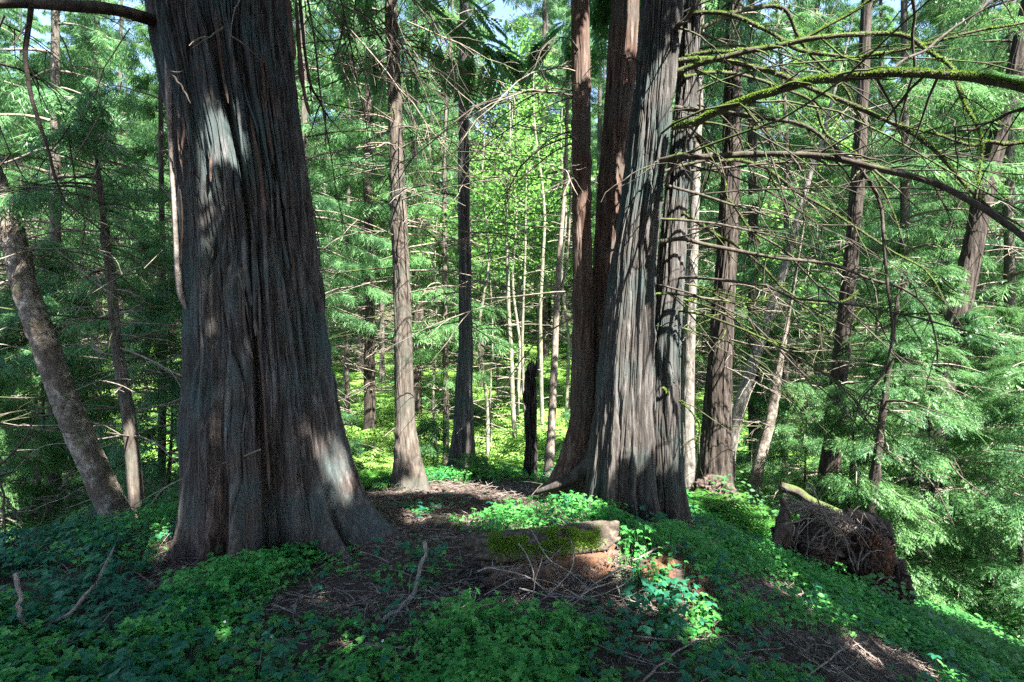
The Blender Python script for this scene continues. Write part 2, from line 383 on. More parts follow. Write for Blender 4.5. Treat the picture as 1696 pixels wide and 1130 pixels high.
for px, py, r in [(1370, 700, .3), (930, 925, .20), (770, 860, .20), (690, 805, .32), (640, 815, .2), (860, 812, .35), (640, 860, .12), (1055, 920, .14), (1085, 950, .18), (1150, 945, .09),
                  (790, 990, .13), (760, 1005, .09), (730, 1010, .08), (1230, 985, .10), (1390, 1060, .10), (1180, 1020, .06), (900, 985, .08), (1330, 700, .4), (610, 990, .04), (560, 1010, .05),
                  (1540, 1010, .35), (1600, 950, .5), (1650, 1060, .4), (1480, 900, .3), (1560, 880, .5), (1350, 900, .12), (1420, 900, .15), (1200, 800, .35), (1240, 850, .25), (1190, 890, .16), (1300, 930, .2), (1240, 920, .1), (1430, 1010, .2), (1500, 1080, .25), (1130, 900, .08), (560, 1080, .1), (200, 1010, .08), (420, 1050, .08), (120, 980, .07), (900, 1090, .09),
                  (960, 1060, .07), (1040, 1080, .07), (300, 1110, .06), (150, 1120, .06), (1000, 840, .09), (830, 880, .08), (870, 850, .1)]:
    TARGETS.append((ground_hit(px, py), r))
for px, py, r in [(620, 650, 1.6), (610, 700, .9), (800, 700, 2.0), (840, 640, 2.6), (720, 620, 2.4), (850, 740, 1.3), (900, 640, 2.4), (700, 660, 1.4), (760, 735, .9), (800, 760, .8), (150, 740, 1.2), (60, 700, 1.0), (120, 650, 1.6), (250, 800, .5), (40, 620, 2),
                  (1000, 600, 2), (1230, 620, 2.5), (1300, 770, 1)]:
    TARGETS.append((ground_hit(px, py)+np.array([0, 0, .2]), r))
fr = np.random.default_rng(3)
for _ in range(40): TARGETS.append((ground_hit(fr.uniform(20, 1650), fr.uniform(840, 1120)), fr.uniform(.05, .15)))
for _ in range(10): TARGETS.append((P(fr.uniform(300, 560), fr.uniform(40, 850), 4.1), fr.uniform(.05, .11)))
for _ in range(5): TARGETS.append((P(fr.uniform(1000, 1110), fr.uniform(40, 780), 5.1), fr.uniform(.03, .08)))
for px in range(580, 930, 58):
    for py in (655, 690, 725, 760): TARGETS.append((ground_hit(px, py), .95+(760-py)*.008))
TP = np.array([t[0] for t in TARGETS]); TR = np.array([t[1] for t in TARGETS]); NB_ = 1.0
def lit_clear(pos, pad=0.0, near=1.0):
    """False for points that would throw a shadow on one of the sunlit spots"""
    pos = np.asarray(pos, float); keep = np.ones(len(pos), bool)
    for p, r in zip(TP, TR):
        if p[1] < 7.5: r = r*near
        d = pos-p; t = d @ SV; q = np.linalg.norm(d-t[:, None]*SV, axis=1)
        keep &= ~((t > .6) & (q < r+pad))
    return keep

# ------------------------------------------------------------------ foliage templates
def spray_template(n=9, w=.05, droop=.3, spread=.34, jit=0, seed=0):
    V = []; F = []; jr = np.random.default_rng(seed)
    def rh(a, b, wd):
        a = np.array(a, float); b = np.array(b, float); d = b-a; s = np.array([-d[1], d[0], 0]); s = s/(np.linalg.norm(s)+1e-9)*wd
        m = a+.45*d; k = len(V); V.extend([a, m+s, b, m-s]); F.append([k, k+1, k+2, k+3])
    rh((0, 0, 0), (1, 0, -droop), w*.7)
    for i in range(n):
        x = .1+.82*i/n; l = spread*(1-x*.75)*(1 if i else .7)
        for sg in (-1, 1):
            if jit and jr.random() < .12: continue
            l2 = l*(1+jit*jr.normal(0, .45)); x2 = x+jit*jr.normal(0, .05); an = .75+jit*jr.normal(0, .35)
            rh((x2, 0, -droop*x2*x2), (x2+l2*an, sg*l2, -droop*(x2+l2*.6)**2-.05-jit*abs(jr.normal(0, .12))), w)
    return np.array(V), np.array(F)
SPRAY = spray_template()
def lacy_template(n=6, m=4, w=.012, droop=.25, spread=.42, seed=0):
    V = []; F = []; jr = np.random.default_rng(seed)
    def rh(a, b, wd):
        a = np.array(a, float); b = np.array(b, float); d = b-a; s_ = np.array([-d[1], d[0], 0]); s_ = s_/(np.linalg.norm(s_)+1e-9)*wd
        mm = a+.45*d; k = len(V); V.extend([a, mm+s_, b, mm-s_]); F.append([k, k+1, k+2, k+3])
    z = lambda x, y: -droop*x*x-.12*y*y
    rh((0, 0, 0), (1, 0, -droop), w)
    for i in range(n):
        x = .08+.8*i/n; l = spread*(1-x*.7)
        for sg in (-1, 1):
            if jr.random() < .15: continue
            l_ = l*jr.uniform(.45, 1.35); ex, ey = x+l_*jr.uniform(.5, 1.2), sg*l_; rh((x, 0, z(x, 0)), (ex, ey, z(ex, ey)), w)
            for j in range(1, m+1):
                f = (j+jr.uniform(-.3, .3))/(m+.6); qx, qy = x+(ex-x)*f, ey*f; t = .13*(1.15-f)*jr.uniform(.5, 1.4)
                for s2 in (-1, 1):
                    c, sn = (.95, .3*sg) if s2 < 0 else (.15, .98*sg)
                    rh((qx, qy, z(qx, qy)), (qx+t*c, qy+t*sn, z(qx+t*c, qy+t*sn)-.02), w*1.15)
    return np.array(V), np.array(F)
LACY = [lacy_template(n=5+k % 2, m=3+k % 2, w=.013, droop=.2+.12*k, spread=.36+.06*(k % 3), seed=k) for k in range(5)]
MID = [spray_template(6+k % 3, .026, .25+.12*k, .38+.05*(k % 3), 1, k) for k in range(5)]
SPRAY_LO = spray_template(5, .085, .3, .4)
FINE = spray_template(13, .03, .25, .33)
def leaf5():
    """broad leaf: folded, pointed"""
    V = np.array([[0, 0, 0], [.35, .33, .06], [.62, .28, .05], [1, 0, -.08], [.62, -.28, .05], [.35, -.33, .06], [.5, 0, -.02]])
    F = np.array([[0, 1, 6, 5], [1, 2, 3, 6], [6, 3, 4, 5]])
    F = np.array([[0, 6, 1, 1], [0, 5, 6, 6]])
    return V, np.array([[0, 6, 1], [1, 6, 2], [2, 6, 3], [3, 6, 4], [4, 6, 5], [5, 6, 0]])
LEAF = leaf5()
def lobed():
    """three-part lobed herb leaf"""
    V = []; F = []
    for ang, s in ((0, 1.0), (1.15, .82), (-1.15, .82)):
        pts = [(0, 0), (.22, .20), (.34, .36), (.50, .24), (.66, .33), (.74, .13), (1.0, 0), (.74, -.13), (.66, -.33), (.50, -.24), (.34, -.36), (.22, -.20)]
        c, sn = math.cos(ang), math.sin(ang); k = len(V)
        for x, y in pts + [(.48, 0)]:
            X, Y = x*s*.55, y*s*.55
            V.append((X*c-Y*sn+.0, X*sn+Y*c, .06*(abs(y)*2)-.18*(x*s)**2*.5))
        n = len(pts)
        for a in range(n): F.append((k+a, k+(a+1) % n, k+n))
    return np.array(V), np.array(F)
LOBED = lobed()
def trefoil():
    V = []; F = []
    for ang, s in ((0, 1.0), (1.25, .85), (-1.25, .85)):
        c, sn = math.cos(ang), math.sin(ang); k = len(V)
        pts = [(0, 0), (.25, .26), (.55, .30), (.82, .16), (1, 0), (.82, -.16), (.55, -.30), (.25, -.26), (.5, 0)]
        for x, y in pts:
            X, Y = x*s*.55+.03, y*s*.6
            V.append((X*c-Y*sn, X*sn+Y*c, .10*abs(y)-.10*x*x))
        for a in range(8): F.append((k+a, k+(a+1) % 8, k+8))
    return np.array(V), np.array(F)
TREFOIL = trefoil()

# ------------------------------------------------------------------ crowns
def crown(acc, rg, axis, rad, z0, z1, rmax, nb, spb, kind='cedar', ssize=.5, limb_mat=0, leaf_mat=1, keep=None, zexp=1.0, bare=.2, limbs=True, tmpl=None, azr=None, minr=.25):
    for b in range(nb):
        f = ((b+rg.random())/nb)**zexp; zb = z0+(z1-z0)*f
        Lb = rmax*max(minr, (1-f)**.75)*rg.uniform(.65, 1.1); az = rg.uniform(0, 2*np.pi) if azr is None else rg.uniform(*azr)
        d = np.array([math.cos(az), math.sin(az), 0]); side = np.array([-d[1], d[0], 0])
        p0 = axis(zb)
        t = np.linspace(0, 1, 9)[:, None]
        if kind == 'cedar': dz = Lb*(.15*t-.75*t**2+.35*t**3)
        elif kind == 'hemlock': dz = Lb*(.22*t-.38*t**2)
        else: dz = Lb*(.55*t-.1*t**2)
        wob = (vnoise(t*3+b, b*1.7, 0, b)-.5)*.3*Lb*t
        pts = p0+d*Lb*t+side*wob+np.array([0, 0, 1])*dz
        r0 = max(.008, .018*Lb**.9)
        if limbs and (keep is None or keep(pts).all()):
            tube(acc, pts, np.linspace(r0, .004, 9), 4, limb_mat)
        n = int(spb*(.4+.6*Lb/rmax)); u = bare+(1-bare)*rg.random(n)**.9
        base = np.stack([np.interp(u, t[:, 0], pts[:, k]) for k in range(3)], -1)
        sg = rg.choice([-1, 1], n)
        lat = rg.uniform(0, 1, n)**.8*Lb*.52*(1.12-u)
        pos = base+side*(sg*lat)[:, None]+d*(lat*.65-.0)[:, None]-np.array([0, 0, 1])*(lat*(.35 if kind != 'maple' else -.2)+rg.random(n)*.08)[:, None]
        if kind == 'maple': pos = pos+rg.normal(0, .25, (n, 3))
        X = d*rg.uniform(.3, 1, n)[:, None]+side*(sg*rg.uniform(.2, 1.1, n))[:, None]
        Nn = np.array([0, 0, 1.0])+rg.normal(0, .35, (n, 3))
        if kind == 'cedar': X = X+np.array([0, 0, -1])*rg.uniform(.2, 1.0, n)[:, None]
        elif kind == 'hemlock': X = X+np.array([0, 0, -1])*rg.uniform(-.05, .35, n)[:, None]
        else: X = X+rg.normal(0, .6, (n, 3)); Nn = Nn+rg.normal(0, .5, (n, 3))
        s = ssize*rg.uniform(.45, 1.25, n)
        if keep is not None:
            k = keep(pos); pos, X, Nn, s = pos[k], X[k], Nn[k], s[k]
        tv, tf = tmpl if (tmpl and not isinstance(tmpl, list)) else (SPRAY if kind != 'maple' else LEAF)
        if tmpl and isinstance(tmpl, list):
            vi = rg.integers(0, len(tmpl), len(pos))
            for q in range(len(tmpl)):
                k = vi == q; scatter(acc, *tmpl[q], pos[k], X[k], Nn[k], s[k], leaf_mat)
        else: scatter(acc, tv, tf, pos, X, Nn, s, leaf_mat)

def dead_branch(rg, p0, d, L, r0, droop=.25, twigs=5, curve=.25, mat=0, acc=None, sides=5, rmin=.0028, tw=.45):
    acc = acc or Acc()
    d = np.array(d, float); d /= np.linalg.norm(d); n = 11; t = np.linspace(0, 1, n)[:, None]
    s1 = np.cross(d, [0, 0, 1]); s1 /= np.linalg.norm(s1)+1e-9
    c1 = rg.normal(0, curve); c2 = rg.normal(0, curve*.5)
    jit = np.cumsum(rg.normal(0, .018*L, (n, 3)), axis=0)*t
    pts = p0+d*L*t+s1*L*(c1*t**2+c2*np.sin(t*5)*.3)+np.array([0, 0, 1])*L*(-droop*t**2)+jit
    tube(acc, pts, r0*(1-t[:, 0])**.8+rmin, sides, mat, .15, 3)
    for k in range(twigs):
        u = rg.uniform(.2, .95); i = min(n-2, int(u*(n-1))); q = pts[i]; dd = pts[i+1]-pts[i]; dd /= np.linalg.norm(dd)
        v = dd*rg.uniform(.4, 1)+s1*rg.choice([-1, 1])*rg.uniform(.3, 1)+np.array([0, 0, rg.uniform(-.6, .35)])
        v /= np.linalg.norm(v); l = L*rg.uniform(.15, tw)*(1.1-u*.5); tt = np.linspace(0, 1, 6)[:, None]
        tp = q+v*l*tt+np.array([0, 0, 1])*(-rg.uniform(0, .35)*l)*tt**2+np.cumsum(rg.normal(0, .03*l, (6, 3)), 0)*tt
        tube(acc, tp, (r0*.4)*(1-tt[:, 0])+rmin*.85, 4, mat)
    return acc
def px_branch(pts, D0, D1, w0, w1, n=26, sides=8, mat=0, acc=None, seed=0, rough=.25, twigs=0, twl=.4, rg=None, wob=0):
    """a limb through the given points of the photograph at true distances D0 -> D1"""
    acc = acc or Acc(); m = len(pts); D = np.linspace(D0, D1, m)
    C = np.array([P(a, b, d) for (a, b), d in zip(pts, D)])
    C = catmull(C, n); t = np.linspace(0, 1, n)
    if wob: C = C+np.stack([(vnoise(t*9, seed, k, seed)-.5)*wob for k in range(3)], -1)
    r = np.linspace(w0, w1, n)/2
    tube(acc, C, r, sides, mat, rough, seed, cap=True)
    rg = rg or np.random.default_rng(seed+5)
    for k in range(twigs):
        i = rg.integers(2, n-2); dd = C[i+1]-C[i]; dd /= np.linalg.norm(dd)
        v = dd*rg.uniform(.3, 1)+rg.normal(0, .5, 3)+np.array([0, 0, -.3]); v /= np.linalg.norm(v)
        l = twl*rg.uniform(.4, 1.3); tt = np.linspace(0, 1, 8)[:, None]
        tp = C[i]+v*l*tt+np.array([0, 0, -.5*l])*tt**2*rg.uniform(-.3, 1)+np.cumsum(rg.normal(0, .025*l, (8, 3)), 0)*tt
        tube(acc, tp, (max(.004, r[i]*.35))*(1-tt[:, 0])**.7+.0025, 4, mat)
    return acc
# ================================================================== the big cedar on the left
def gauss(TH, t0, w): return np.exp(-(np.angle(np.exp(1j*(TH-t0)))/w)**2)
R_ = math.radians
def big_lobes(TH, Z):
    g = 1+.04*np.cos(5*TH+.6+Z*.25)+.035*np.cos(9*TH+1-Z*.4)+.022*np.cos(17*TH+Z*.5)
    g = g-.30*gauss(TH, R_(-74)+.10*np.sin(Z*.9)+.03*np.sin(Z*3.1), .075)*sstep(4.3, 3.2, Z)
    g = g-.10*gauss(TH, R_(-97)-.06*Z, .06)*sstep(3.2, 1.2, Z)+.05*gauss(TH, R_(-86), .07)*sstep(2.5, 1, Z)
    g = g+.05*gauss(TH, R_(-60), .16)*sstep(4.5, 3, Z)
    g = g-.07*gauss(TH, R_(-45)+.05*Z, .08)-.06*gauss(TH, R_(-125), .10)-.05*gauss(TH, R_(-20), .09)
    g = g-.05*gauss(TH, R_(-145), .07)
    g = g-.38*gauss(TH, R_(-62), .13)*sstep(1.0, .45, Z)
    return g
def big_flare(TH, Z):
    e = np.exp(-np.clip(Z+.1, 0, 9)/.52); e2 = np.exp(-np.clip(Z+.1, 0, 9)/.24)
    g = 1.0
    for t0, w_, a in ((-12, .22, 1.0), (-36, .12, .75), (-50, .07, .2), (-84, .10, .42), (-108, .09, .34), (-133, .11, .30), (-160, .12, .12), (40, .3, .4), (90, .3, .4), (140, .3, .2)):
        g = g+a*gauss(TH, R_(t0), w_*(1.0+.6*sstep(.2, 1.4, Z)))*(e*.5+e2*.6)
    return g
st = [(367, 0, 4.8, 104), (375, 80, 4.8, 102), (394, 200, 4.8, 97), (408, 300, 4.8, 98), (418, 400, 4.8, 100), (427, 500, 4.8, 103), (435, 600, 4.8, 107), (438, 700, 4.8, 117), (446, 800, 4.8, 122), (452, 880, 4.8, 127)]
acc, bx_axis, bx_rad, _ = trunk_mesh('big', st, M_CEDAR, lobes=big_lobes, flare=big_flare, furrow=.026, ffreq=11, fstretch=.05, nth=1200, dz=.0125, fdense=.45, seed=4, top=11.5, root_depth=.5)
BIG = thing('cedar_tree', 'huge old red cedar with deeply furrowed fluted trunk and flared roots, left of the path', 'tree', (-2.0, 4.8, 0))
BO = (-2.0, 4.8, 0)
place(acc, 'trunk', [M_CEDAR], BIG, BO)
# peeling strips of bark
def strip(acc, pts, w, seed, mat=0):
    pts = catmull(pts, 40); n = len(pts); t = np.linspace(0, 1, n)
    T = np.gradient(pts, axis=0); T /= np.linalg.norm(T, axis=1)[:, None]
    view = np.array([.2, -1, 0]); A = np.cross(T, view); A /= np.linalg.norm(A, axis=1)[:, None]+1e-9
    B = np.cross(A, T); ww = w*(.55+.7*vnoise(t*6, seed, 0, seed))*np.clip(np.minimum(t, 1-t)*8+.25, 0, 1)
    prof = [(-1, 0), (-.4, .22), (.3, .28), (1, .02), (.4, -.10), (-.5, -.08)]
    V = np.stack([pts+A*(ww*a)[:, None]+B*(ww*b+0*t)[:, None] for a, b in prof], 1)
    m = 6; i = np.arange(n-1)[:, None]; j = np.arange(m)[None, :]; j2 = (j+1) % m
    acc.add(V.reshape(-1, 3), np.stack([i*m+j, i*m+j2, (i+1)*m+j2, (i+1)*m+j], -1).reshape(-1, 4), mat)
def spath(pl, D0, D1): return [P(a, b, d) for (a, b), d in zip(pl, np.linspace(D0, D1, len(pl)))]
for k, (pl, D0, D1, ww) in enumerate([
    ([(256, -20), (266, 40), (277, 90), (281, 180), (283, 260), (288, 340), (293, 430), (298, 480), (308, 512)], 4.45, 4.5, .026),
    ([(489, -10), (494, 60), (499, 120), (505, 160), (514, 195)], 4.55, 4.5, .020),
    ([(476, -10), (482, 50), (488, 100)], 4.35, 4.4, .02)]):
    a = Acc(); strip(a, spath(pl, D0, D1), ww, k+3); o = place(a, 'bark_strip', [M_STICK if k == 0 else M_CEDAR_RED], BIG, BO)
    if k == 0: o['label'] = 'long loose ribbon of bark hanging down the left edge of the trunk'
rg = np.random.default_rng(55)
for k in range(15):          # short loose fibres standing off the bark
    th = R_(rg.uniform(-165, -15)); z = rg.uniform(.4, 4.2); l = rg.uniform(.15, .6)
    a = Acc(); pts = []
    for q in np.linspace(0, 1, 5):
        zz_ = z-l*q; c = bx_axis(zz_); r = bx_rad(zz_)*(1.0+.01)+.004+.022*q*q
        tt = th+.05*math.sin(q*4+k); pts.append([c[0]+r*math.cos(tt), c[1]+r*math.sin(tt), zz_])
    strip(a, np.array(pts), rg.uniform(.006, .014), k); place(a, 'bark_strip', [[M_CEDAR, M_CEDAR_RED][k % 2]], BIG, BO)
for k in range(22):          # long shaggy strips on the right face
    th = R_(rg.uniform(-78, -22)); z = rg.uniform(1.6, 4.4); l = rg.uniform(.5, 1.4); w_ = rg.uniform(.009, .024); so = rg.uniform(.006, .03)
    pts = []
    for q in np.linspace(0, 1, 7):
        zz_ = z-l*q; c = bx_axis(zz_); r = bx_rad(zz_)*1.0+.006+so*q*q; tt = th+.03*math.sin(q*3+k); pts.append([c[0]+r*math.cos(tt), c[1]+r*math.sin(tt), zz_])
    a = Acc(); strip(a, np.array(pts), w_, k+60); place(a, 'bark_strip', [[M_CEDAR, M_CEDAR_RED][k % 3 == 0]], BIG, BO)
for k in range(34):          # fine dead twigs hanging beside the trunk
    left = k % 3 == 0; D_ = rg.uniform(4.6, 6.0); x0 = rg.uniform(-20, 235) if left else rg.uniform(500, 680); p0 = P(x0, rg.uniform(-40, 60) if not left else rg.uniform(0, 260), D_)
    a = dead_branch(rg, p0, [rg.uniform(-.3, .9) if not left else rg.uniform(-.9, .3), rg.uniform(-.2, .5), rg.uniform(-1, -.1)], rg.uniform(.7, 2.0), rg.uniform(.003, .007), droop=rg.uniform(0, .35), twigs=7, curve=.4, rmin=.002)
    place(a, 'branch', [M_DARKBR if k % 2 else M_DEAD], BIG, BO)
# its limbs
a = px_branch([(262, 36), (235, 28), (200, 18), (150, 12), (90, 8), (20, 4), (-60, 6)], 4.6, 3.9, .10, .07, mat=0, seed=2, sides=12)
b1 = place(a, 'branch', [M_DARKBR], BIG, BO)
a = px_branch([(52, 8), (50, 30), (42, 80), (46, 130), (60, 190), (78, 240), (90, 290), (105, 330), (130, 352), (160, 375), (195, 402)], 4.05, 4.5, .038, .009, seed=3, twigs=5, twl=.25)
b2 = place(a, 'branch', [M_DARKBR], BIG, BO); b2['label'] = 'thin branch hanging down in a long crooked curve at upper left'
for k, (pl, D0, D1, w0, w1) in enumerate([
    ([(368, 45), (352, 58), (340, 66), (318, 80)], 4.2, 4.1, .012, .004), ([(400, -10), (385, 30), (380, 80)], 4.2, 4.2, .01, .004),
    ([(277, 115), (290, 130), (305, 150), (316, 172)], 4.2, 4.15, .02, .008), ([(430, 745), (400, 757), (340, 778), (290, 800), (240, 827), (210, 845)], 4.0, 4.9, .012, .006),
    ([(505, -20), (520, 60), (530, 150), (545, 240), (560, 330), (575, 390)], 4.5, 4.9, .018, .006), ([(560, -20), (578, 60), (590, 130), (606, 200), (622, 290)], 4.6, 5.2, .016, .005),
    ([(495, -10), (510, 120), (530, 170), (545, 195)], 4.7, 5.0, .03, .016), ([(505, 330), (518, 345), (522, 356)], 4.5, 4.4, .012, .003),
    ([(0, 105), (40, 118), (70, 135), (110, 170)], 4.4, 5.2, .02, .006), ([(-10, 30), (60, 70), (120, 120), (180, 190), (240, 250)], 5, 5.4, .012, .005)]):
    a = px_branch(pl, D0, D1, w0, w1, seed=20+k, twigs=4 if k > 3 else 1, twl=.3, wob=.01); place(a, 'branch', [M_DEAD if k in (0, 1, 3) else M_DARKBR], BIG, BO)
acc = Acc(); rg = np.random.default_rng(1)
crown(acc, rg, bx_axis, bx_rad, 6.2, 10.5, 3.6, 34, 90, 'cedar', .55, keep=lambda p: lit_clear(p, .12))
place(acc, 'crown', [M_DARKBR, L_CEDAR], BIG, BO)

# ================================================================== the cedar clump in the middle right
CL = thing('cedar_clump', 'dark many-stemmed cedar whose fluted trunks share one flared base, right of the path', 'tree', (1.15, 5.9, 0)); CO = (1.15, 5.9, 0)
def cl_lobes(TH, Z):
    g = 1+.05*np.cos(4*TH+1.2+Z*.2)+.03*np.cos(9*TH-Z*.3)
    g = g-.12*gauss(TH, R_(-62)+.04*Z, .12)*sstep(3.2, 1.5, Z)-.07*gauss(TH, R_(-110), .1)-.06*gauss(TH, R_(-85), .07)
    return g
def cl_flare(TH, Z):
    e = np.exp(-np.clip(Z+.1, 0, 9)/.38); g = 1.0
    for t0, w_, a in ((-48, .13, .42), (-78, .12, .30), (-115, .13, .42), (-150, .16, .30), (-15, .14, .22), (60, .3, .3), (130, .3, .3)):
        g = g+a*gauss(TH, R_(t0), w_)*e
    return g
st = [(1101, -120, 5.6, 34), (1096, 0, 5.6, 33), (1084, 140, 5.6, 33), (1070, 280, 5.6, 33), (1051, 420, 5.6, 35), (1040, 565, 5.6, 42), (1032, 700, 5.6, 49), (1026, 800, 5.6, 54), (1025, 840, 5.6, 56)]
acc, clx, clr, _ = trunk_mesh('c', st, M_CEDAR_FL, lobes=cl_lobes, flare=cl_flare, furrow=.019, ffreq=14, fstretch=.045, nth=900, dz=.015, fdense=.4, seed=12, top=11.5, root_depth=.6, knots=9)
place(acc, 'trunk', [M_CEDAR_FL], CL, CO)['label'] = 'thickest fluted grey front trunk of the clump'
st = [(1148, -120, 6.0, 15), (1144, 0, 6.0, 16), (1139, 140, 6.0, 17), (1125, 280, 5.95, 19), (1114, 420, 5.9, 22), (1103, 565, 5.85, 25), (1100, 700, 5.8, 26), (1102, 800, 5.8, 27), (1103, 850, 5.8, 28)]
acc, clx2, clr2, _ = trunk_mesh('c', st, M_CEDAR_FL, furrow=.014, ffreq=13, nth=220, dz=.025, seed=13, top=10, root_depth=.7, knots=4,
    flare=lambda T, Z: 1+.5*np.exp(-np.clip(Z+.2, 0, 9)/.3)*(gauss(T, R_(-20), .4)+gauss(T, R_(-75), .3)))
place(acc, 'trunk', [M_CEDAR_FL], CL, CO)['label'] = 'slimmer right hand trunk with sunlit upper bark'
st = [(1040, -120, 6.4, 22), (1036, 0, 6.4, 24), (1027, 140, 6.4, 24), (1014, 280, 6.4, 23), (1004, 420, 6.35, 22), (997, 565, 6.3, 22), (990, 700, 6.2, 26), (975, 800, 6.1, 34), (965, 830, 6.1, 40)]
acc, clx3, clr3, _ = trunk_mesh('c', st, M_CEDAR_RED, furrow=.012, ffreq=13, nth=220, dz=.025, seed=14, top=10, root_depth=.6, knots=5)
place(acc, 'trunk', [M_CEDAR_RED], CL, CO)['label'] = 'reddish back trunk on the left side of the clump'
acc = Acc()
for k, (pl, D0, D1, w0, w1) in enumerate([([(1000, 700), (975, 770), (935, 800), (890, 815)], 5.7, 6.0, .22, .05), ]):
    px_branch(pl, D0, D1, w0, w1, acc=acc, seed=k+3, sides=18, rough=.3)
place(acc, 'root_flare', [M_CEDAR_FL], CL, CO)
BR = [  # limbs of the clump (pixel path, distance at trunk, distance at tip, width, tip width, mossy)
 ([(1112, 212), (1150, 203), (1180, 190), (1225, 172), (1272, 155), (1325, 138), (1380, 130), (1470, 120), (1560, 122), (1650, 134), (1740, 156)], 5.4, 3.4, .05, .040, 1),
 ([(1092, 266), (1120, 261), (1160, 258), (1272, 253), (1340, 257), (1400, 265), (1480, 285), (1560, 310), (1620, 340), (1680, 382), (1740, 430)], 5.3, 3.6, .042, .030, 0),
 ([(1118, 124), (1170, 102), (1220, 90), (1270, 82), (1340, 63), (1440, 53), (1500, 56), (1540, 84), (1575, 112), (1592, 150), (1612, 200), (1622, 250), (1614, 330)], 5.5, 4.5, .045, .010, 1),
 ([(1120, 102), (1180, 100), (1240, 108), (1290, 122), (1347, 148), (1422, 177), (1487, 206), (1537, 240), (1567, 272), (1617, 325), (1700, 392)], 5.6, 4.6, .04, .018, 1),
 ([(1118, 180), (1180, 186), (1240, 192), (1272, 198), (1332, 210), (1372, 234), (1412, 270), (1442, 310), (1459, 350), (1465, 400), (1470, 475), (1477, 540), (1472, 570), (1457, 620), (1427, 665), (1424, 690), (1447, 708)], 5.6, 5.2, .036, .010, 0),
 ([(1095, 398), (1130, 396), (1170, 402), (1272, 424), (1372, 438), (1440, 460), (1500, 482), (1530, 512), (1548, 560), (1552, 600)], 5.3, 5.4, .034, .010, 0),
 ([(1122, 255), (1180, 262), (1230, 268), (1272, 284), (1322, 320), (1372, 350), (1422, 385), (1487, 422), (1537, 452), (1568, 505)], 5.7, 6.6, .034, .010, 1),
 ([(1104, 306), (1160, 322), (1230, 345), (1290, 362), (1350, 372), (1420, 372)], 5.4, 6.2, .024, .006, 0),
 ([(1128, 350), (1170, 378), (1200, 398), (1260, 440), (1300, 480), (1340, 500), (1400, 498), (1420, 480)], 5.8, 7.0, .030, .006, 1),
 ([(1140, 210), (1165, 245), (1195, 290), (1205, 330), (1240, 380), (1260, 400)], 5.9, 6.6, .034, .010, 1),
 ([(1110, 55), (1130, 38), (1150, 15), (1175, -20)], 5.5, 5.2, .04, .03, 0),
 ([(1140, 22), (1200, 22), (1272, 50), (1330, 85), (1400, 95), (1440, 92), (1520, 80), (1600, 60), (1700, 35)], 5.9, 4.9, .034, .014, 1),
 ([(1138, 92), (1200, 85), (1300, 75), (1400, 30), (1440, 2), (1480, -30)], 5.9, 5.2, .03, .012, 1),
 ([(1130, 130), (1190, 120), (1280, 142), (1340, 170), (1370, 222), (1420, 260), (1470, 330), (1500, 410)], 5.9, 6.5, .030, .008, 1),
 ([(1140, 60), (1220, 20), (1290, 10), (1320, 55), (1340, 90), (1380, 130), (1410, 160), (1430, 210)], 6.0, 6.4, .040, .014, 1),
 ([(1505, -20), (1515, 40), (1512, 110), (1500, 170), (1480, 220), (1440, 270), (1400, 330)], 4.6, 5.3, .022, .006, 0),
 ([(1100, 300), (1125, 262), (1150, 220), (1162, 190), (1163, 148)], 5.3, 5.1, .024, .012, 0),
 ([(1060, 105), (1030, 90), (1008, 79)], 5.5, 5.3, .016, .010, 0),
 ([(1740, 160), (1690, 180), (1640, 200), (1590, 208), (1570, 196)], 3.6, 4.2, .020, .006, 0),
 ([(1740, 240), (1660, 235), (1600, 238), (1540, 222), (1480, 205)], 4.6, 5.0, .028, .008, 1),
 ([(1470, 120), (1560, 60), (1620, 20), (1660, -20)], 4.4, 4.8, .016, .010, 0),
 ([(1092, 262), (1082, 276), (1078, 278)], 5.3, 5.1, .008, .004, 0),
 ([(1140, 500), (1180, 480), (1250, 500), (1300, 470)], 5.9, 6.4, .016, .005, 1),
 ([(1100, 640), (1115, 660), (1135, 672), (1160, 700), (1155, 740)], 5.6, 6.0, .016, .008, 1),
]
rg = np.random.default_rng(77)
